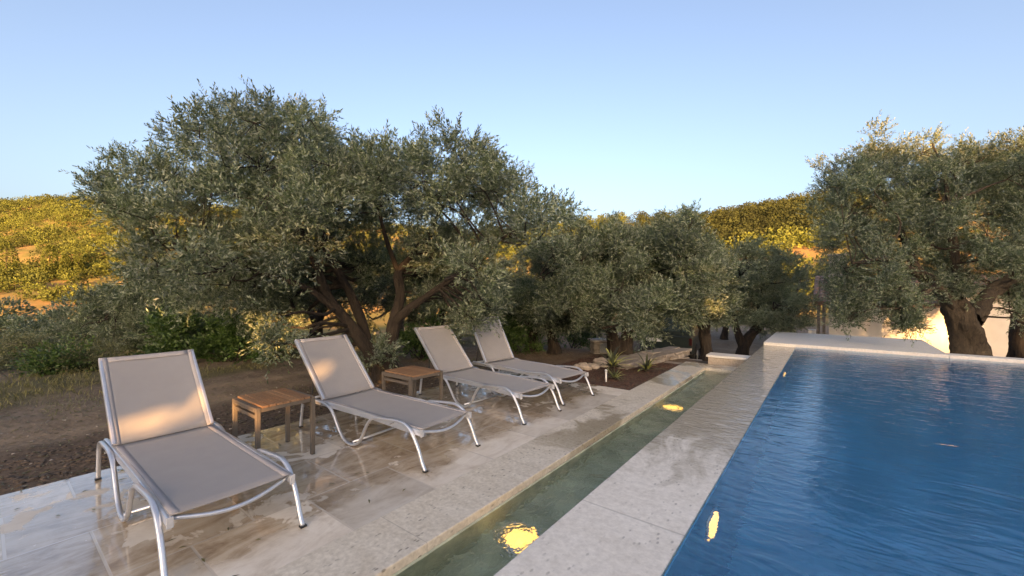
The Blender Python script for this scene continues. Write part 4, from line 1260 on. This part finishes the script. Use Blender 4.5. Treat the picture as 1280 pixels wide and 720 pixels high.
def rock(loc, s, seed, label):
    rng = np.random.RandomState(seed)
    bm = bmesh.new()
    bmesh.ops.create_icosphere(bm, subdivisions=3, radius=1)
    for v in bm.verts:
        n = v.co.normalized()
        k = 0.78 + 0.5 * float(vnoise(np.array(n.x * 1.6 + 7 + seed), np.array(n.y * 1.6 + n.z * 1.9 + 7), seed))
        v.co = Vector((n.x * s[0], n.y * s[1], n.z * s[2])) * k
    me = bpy.data.meshes.new('rock'); bm.to_mesh(me); bm.free()
    o = link('rock', me, M['pale_rock'])
    o.location = (loc[0], loc[1], loc[2] + s[2] * 0.35)
    return props(o, label, 'rock', 'rocks edging the planting bed')
rock(onground(731, 7.6), (0.13, 0.10, 0.085), 1, 'pale flat rock just behind the foot of the steepest lounger')
rock(onground(752, 8.0), (0.16, 0.12, 0.11), 2, 'pale rock at the near end of the dry stone wall')
rock(onground(742, 7.75), (0.12, 0.10, 0.07), 3, 'small brown rock between two larger ones at the edge of the bed')
rock(onground(722, 7.7), (0.11, 0.09, 0.06), 4, 'small low rock left of the pale flat rock at the bed')

# dry stone wall
rs = random.Random(4)
dw = empty('dry_stone_wall', (-3.05, 8.6, hz(-3.05, 8.6)), 0, 'low dry stone wall of rough slabs beyond the planting bed', 'wall')
mb = MB()
ang = RAD(9)
Mw = Matrix.Rotation(ang * -1, 4, 'Z')
for course, (z0, z1) in enumerate(((-0.25, -0.02), (-0.02, 0.09))):
    y = -1.25 + rs.uniform(-.05, .05)
    while y < 1.3:
        ln = rs.uniform(.22, .42)
        for x0, x1 in ((-.27, rs.uniform(-.03, .03)), (0.03, .27)):
            mb.box((x0 + rs.uniform(-.02, .02), y, z0 + .004), (x1 + rs.uniform(-.02, .02), y + ln - .012, z1 - .004 + rs.uniform(-.015, .01)), 0.018, Mw, 0.02, rs)
        y += ln
mb.build('courses', M['stone_rubble'], dw)
mb = MB()
y = -1.3
while y < 1.3:
    ln = rs.uniform(.35, .6)
    sp = rs.uniform(-.1, .1)
    mb.box((-.30 + rs.uniform(-.03, .03), y, .095), (sp - .008, y + ln - .012, .155 + rs.uniform(-.01, .015)), 0.014, Mw, 0.014, rs)
    mb.box((sp + .008, y + rs.uniform(-.04, .04), .095), (.30 + rs.uniform(-.03, .03), y + ln - .02, .15 + rs.uniform(-.01, .015)), 0.014, Mw, 0.014, rs)
    y += ln
mb.build('cap_stones', M['stone_rubble'], dw)
mb = MB()
for k in range(5):
    mb.box((.30 + rs.uniform(0, .03), -.9 + k * .42, -.2), (.62 + rs.uniform(-.05, .05), -.52 + k * .42, rs.uniform(-.02, .02)), 0.02, Mw, 0.03, rs)
mb.build('ledge', M['stone_rubble'], dw)

# meter box on its masonry pier, thin post behind
p = onground(750, 9.9)
mbx = empty('utility_box', p, YAW + RAD(6), 'small masonry pier with a grey meter box at the foot of the middle olive', 'utility box')
mb = MB()
for c in range(4):
    for k in range(2):
        mb.box((-.2 + k * .2 + .003 + (0.0 if c % 2 else -.01), -.16, c * .085 - .06), (-.0 + k * .2 - .003, .16, (c + 1) * .085 - .064), 0.01, None, 0.006, rs)
mb.build('pier', M['stone_rubble'], mbx)
MB().box((-.25, -.2, .285), (.25, .2, .325), 0.006).build('cap_slab', M['chimney_stone'], mbx)
bx = MB().box((-.06, -.186, .03), (.10, -.162, .25), 0.006).build('meter_door', M['steel_grey'], mbx)
MB().box((.07, -.192, .13), (.085, -.187, .16), 0.002).build('latch', M['black_plastic'], bx)
p = onground(746, 10.6)
ps = empty('metal_post', p, 0, 'thin grey metal post behind the masonry pier', 'post')
MB().lathe([(.014, -.1), (.014, .92)], seg=8).build('pole', M['steel_grey'], ps)
MB().lathe([(.018, .921), (.018, .94), (.008, .95)], seg=8).build('cap', M['steel_grey'], ps)

# ------------------------------------------------------------------ parked off-roader (seen from behind)
p = onground(846, 15.3)
car = empty('off_road_car', p, math.atan2(-(p[0]), p[1]) + RAD(-10), 'dark boxy off-roader parked under the olives, seen from behind', 'car')
# local: -y faces the camera (rear), x to the right
hull = MB()
prof = [(-2.0, .52), (-2.0, 1.02), (2.0, 1.0), (2.05, .9), (2.05, .5)]
hull.box((-.84, -2.0, .48), (.84, 2.0, 1.08), 0.05)
hull.build('body', M['dark_paint'], car)
cab = MB()
vs = []
for y, z, hwid in ((-1.97, 1.083, .82), (-1.90, 1.86, .72), (.35, 1.86, .72), (.85, 1.083, .82)):
    vs += [(-hwid, y, z), (hwid, y, z)]
cab.add(vs, [(0, 1, 3, 2), (2, 3, 5, 4), (4, 5, 7, 6), (0, 2, 4, 6), (1, 7, 5, 3), (0, 6, 7, 1)])
co = cab.build('cabin', M['dark_paint'], car)
MB().box((-.78, -1.98, 1.862), (.78, .42, 1.90), 0.015).build('roof', M['dark_paint'], car)
def rear_pane(x0, x1, nm='rear_window'):
    f = lambda z: -1.97 + (z - 1.083) / .777 * .07 - .008
    MB().add([(x0, f(1.2), 1.2), (x1, f(1.2), 1.2), (x1, f(1.74), 1.74), (x0, f(1.74), 1.74), (x0, f(1.2) + .006, 1.2), (x1, f(1.2) + .006, 1.2), (x1, f(1.74) + .006, 1.74), (x0, f(1.74) + .006, 1.74)],
             [(0, 1, 2, 3), (7, 6, 5, 4), (0, 4, 5, 1), (1, 5, 6, 2), (2, 6, 7, 3), (3, 7, 4, 0)]).build(nm, M['car_glass'], car)
rear_pane(-.45, .45); rear_pane(-.66, -.5, 'quarter_window'); rear_pane(.5, .66, 'quarter_window')
for s in (-1, 1):
    x0 = s * .826
    MB().add([(x0, -1.6, 1.2), (x0, .45, 1.2), (s * .745, .25, 1.74), (s * .745, -1.6, 1.74)], [(0, 1, 2, 3) if s > 0 else (3, 2, 1, 0)]).build('side_window', M['car_glass'], car)
    MB().box((s * .77 - .045, -2.025, .78), (s * .77 + .045, -2.001, 1.0), 0.008).build('tail_light', M['lamp_red'], car)
    mb = MB().box((s * .86, .55, 1.15), (s * 1.0 if s > 0 else s * .86 - .14, .62, 1.36), 0.02) if s > 0 else MB().box((-1.0, .55, 1.15), (-.86, .62, 1.36), 0.02)
    mb.build('wing_mirror', M['white_plastic'], car)
    for y in (-1.28, 1.3):
        tm_ = bmesh.new()
        wmb = MB().lathe([(.17, -.11), (.35, -.12), (.38, -.09), (.38, .09), (.35, .12), (.17, .11)], seg=28)
        wo = wmb.build('wheel', M['rubber'], car); wo.location = (s * .76, y, .38); wo.rotation_euler = (0, RAD(90), 0)
        ho = MB().lathe([(.165, -.125), (.15, -.10), (.05, -.13), (.05, .13), (.15, .10), (.165, .125)], seg=20).build('rim', M['steel_grey'], wo)
        tm_.free()
MB().box((-.82, -2.12, .50), (.82, -2.003, .62), 0.02).build('bumper', M['black_plastic'], car)
pl_ = MB().box((-.62, -2.02, .84), (-.12, -2.003, .95), 0.004).build('number_plate', M['plate_white'], car)

# ------------------------------------------------------------------ the house at the right
HY = 18.2
hg = hz(2.0, HY)
hz0 = -1.5
hs = empty('house', (0, 0, 0), 0, 'white house with a terracotta tiled roof behind the old olive at the right', 'house')
hx0, hx1 = -0.05, 2.70
MB().box((hx0, HY, hz0 - .3), (hx1, HY + 5.5, 0.93), 0.0).build('wall', M['white_plaster'], hs)
MB().box((hx1 + 0.003, HY + 1.6, hz0 - .3), (12.0, HY + 5.4, 1.25), 0.0).build('rear_wall', M['white_plaster'], hs)
def tiled_roof(x0, x1, y0, y1, z0, z1, nm='roof'):
    mb = MB()
    L = math.hypot(y1 - y0, z1 - z0)
    rows = int(L / 0.33)
    n = int((x1 - x0) / 0.17)
    for k in range(n):
        x = x0 + (k + .5) * (x1 - x0) / n
        for r in range(rows):
            a, b = r / rows, (r + 1) / rows
            lift = 0.025
            pts = [(x, y0 + (y1 - y0) * a, z0 + (z1 - z0) * a + lift), (x, y0 + (y1 - y0) * b, z0 + (z1 - z0) * b)]
            sec = [(math.cos(t) * .085, math.sin(t) * .06) for t in np.linspace(0, math.pi, 7)]
            mb.sweep(pts, sec)
    mb.add([(x0, y0, z0 - .03), (x1, y0, z0 - .03), (x1, y1, z1 - .03), (x0, y1, z1 - .03), (x0, y0, z0 - .07), (x1, y0, z0 - .07), (x1, y1, z1 - .07), (x0, y1, z1 - .07)],
           [(0, 1, 2, 3), (7, 6, 5, 4), (0, 4, 5, 1), (1, 5, 6, 2), (2, 6, 7, 3), (3, 7, 4, 0)])
    return mb.build(nm, M['roof_tile'], hs)
tiled_roof(hx0 - .45, hx1 + .1, HY - .40, HY + 2.7, 0.97, 1.95)
tiled_roof(hx1 + .12, 12.2, HY + 1.25, HY + 3.6, 1.29, 1.95)
mb = MB()
zt = 1.0
for c in range(13):
    for k in range(2):
        mb.box((-0.05 + k * .24, HY + 1.2, zt + c * .13), (.185 + k * .24, HY + 1.68, zt + c * .13 + .122), 0.012, None, 0.014, rs)
ch = mb.build('chimney', M['chimney_stone'], hs)
MB().box((-.10, HY + 1.13, zt + 1.70), (.48, HY + 1.75, zt + 1.76), 0.01).build('chimney_cap', M['chimney_stone'], ch)
for xx in (-.33, -.18):
    MB().box((xx - .045, HY - .30, hz0 - .3), (xx + .045, HY - .21, 0.90), 0.008).build('porch_post', M['grey_wood'], hs)
MB().box((-.62, HY - .5, hz0 - .3), (-.40, HY - .3, .05), 0.02).build('meter_cupboard', M['white_plastic'], hs)

p = frame(10.7, (1178 - 640) / FPX * 10.7, 0)
bn = empty('waste_bin', (p.x, p.y, hz(p.x, p.y)), 0, 'pale grey bin with a red lid between the house corner and the gnarled trunk', 'bin')
MB().lathe([(.10, 0), (.125, .30)], seg=18).build('tub', M['white_plastic'], bn)
MB().lathe([(.150, .301), (.150, .33), (.12, .36), (.03, .385)], seg=18).build('lid', M['red_plastic'], bn)

# ------------------------------------------------------------------ added unseen blockers behind the camera that shade the terrace
TE = math.tan(SUN_EL)
def pierced_blocker(name, VD, thick, ulim, tops, holes, label):
    """added upright sun blocker, square to the sun; tops = [(u to, height)...], holes = (u0, u1, z0, z1)"""
    ub = sorted({*ulim, *[t[0] for t in tops if ulim[0] < t[0] < ulim[1]], *[a for t in holes for a in t[:2] if ulim[0] < a < ulim[1]]})
    zb = sorted({-0.6, *[t[1] for t in tops], *[a for t in holes for a in t[2:]]})
    mb = MB()
    for a, b in zip(ub, ub[1:]):
        top = next(h for u, h in tops if (a + b) / 2 <= u)
        def seg(zl, zh):
            vs = [frame(VD + dd, uu, zz) for dd in (0, -thick) for uu, zz in ((a, zl), (b, zl), (b, zh), (a, zh))]
            mb.add(vs, [(0, 1, 2, 3), (7, 6, 5, 4), (0, 4, 5, 1), (1, 5, 6, 2), (2, 6, 7, 3), (3, 7, 4, 0)])
        z0 = None
        for c, e in zip(zb, zb[1:]):
            mu, mz = (a + b) / 2, (c + e) / 2
            if e > top + .01 or any(t[0] < mu < t[1] and t[2] < mz < t[3] for t in holes):
                if z0 is not None: seg(z0, c); z0 = None
            elif z0 is None: z0 = c
        if z0 is not None: seg(z0, min(top, zb[-1]))
    return props(mb.build(name, M['white_plaster']), label, 'wall')
def hole(VD, x, y, z, wu, wz):
    d = x * FW[0] + y * FW[1]; u = x * RT[0] + y * RT[1]
    zz = z + TE * (d - VD)
    return (u - wu / 2, u + wu / 2, zz - wz / 2, zz + wz / 2)
ND, FD = -18.0, -150.0
q1, q2, q3, q4 = at(340, 6.5, 418), at(866, 9.3, 388), at(1126, 14.3, 414), at(1252, 14.3, 416)
near_holes = [hole(ND, -4.22, 0.74, 0.445, 0.26, 0.07), hole(ND, -4.24, 0.83, 0.49, 0.14, 0.05), hole(ND, -4.33, 1.21, 0.53, 0.05, 0.24),
              hole(ND, -4.20, 1.40, 0.435, 0.14, 0.17), hole(ND, -3.72, 1.40, 0.455, 0.13, 0.13), hole(ND, -4.47, 2.36, 0.585, 0.10, 0.15),
              hole(ND, *q1, 0.8, 0.62), hole(ND, *q2, 0.4, 0.4)]
pierced_blocker('near_sun_blocker', ND, 0.12, (-9.5, 6.5), [(9, 1.75 + TE * 25)], near_holes, 'added unseen near blocker behind the photographer, pierced for sun patches')  # added near blocker, its holes aimed to throw the sun patches
fs = [(-6.0, -0.8, -0.7 + TE * 157, 1.55 + TE * 157), (2.8, 5.2, 0.0 + TE * 159, 1.25 + TE * 159), hole(FD, *q3, 2.4, 1.0), hole(FD, *q4, 1.5, 1.0)]
pierced_blocker('far_sun_blocker', FD, 0.4, (-34, 38), [(2.6, 6.0 + TE * 157), (3.1, 5.2 + TE * 159), (4.9, 3.9 + TE * 159), (39, 4.85 + TE * 159)], fs, 'added unseen far blocker behind the photographer that shades the terrace')  # added far blocker, slotted to pass low beams and shade the rest
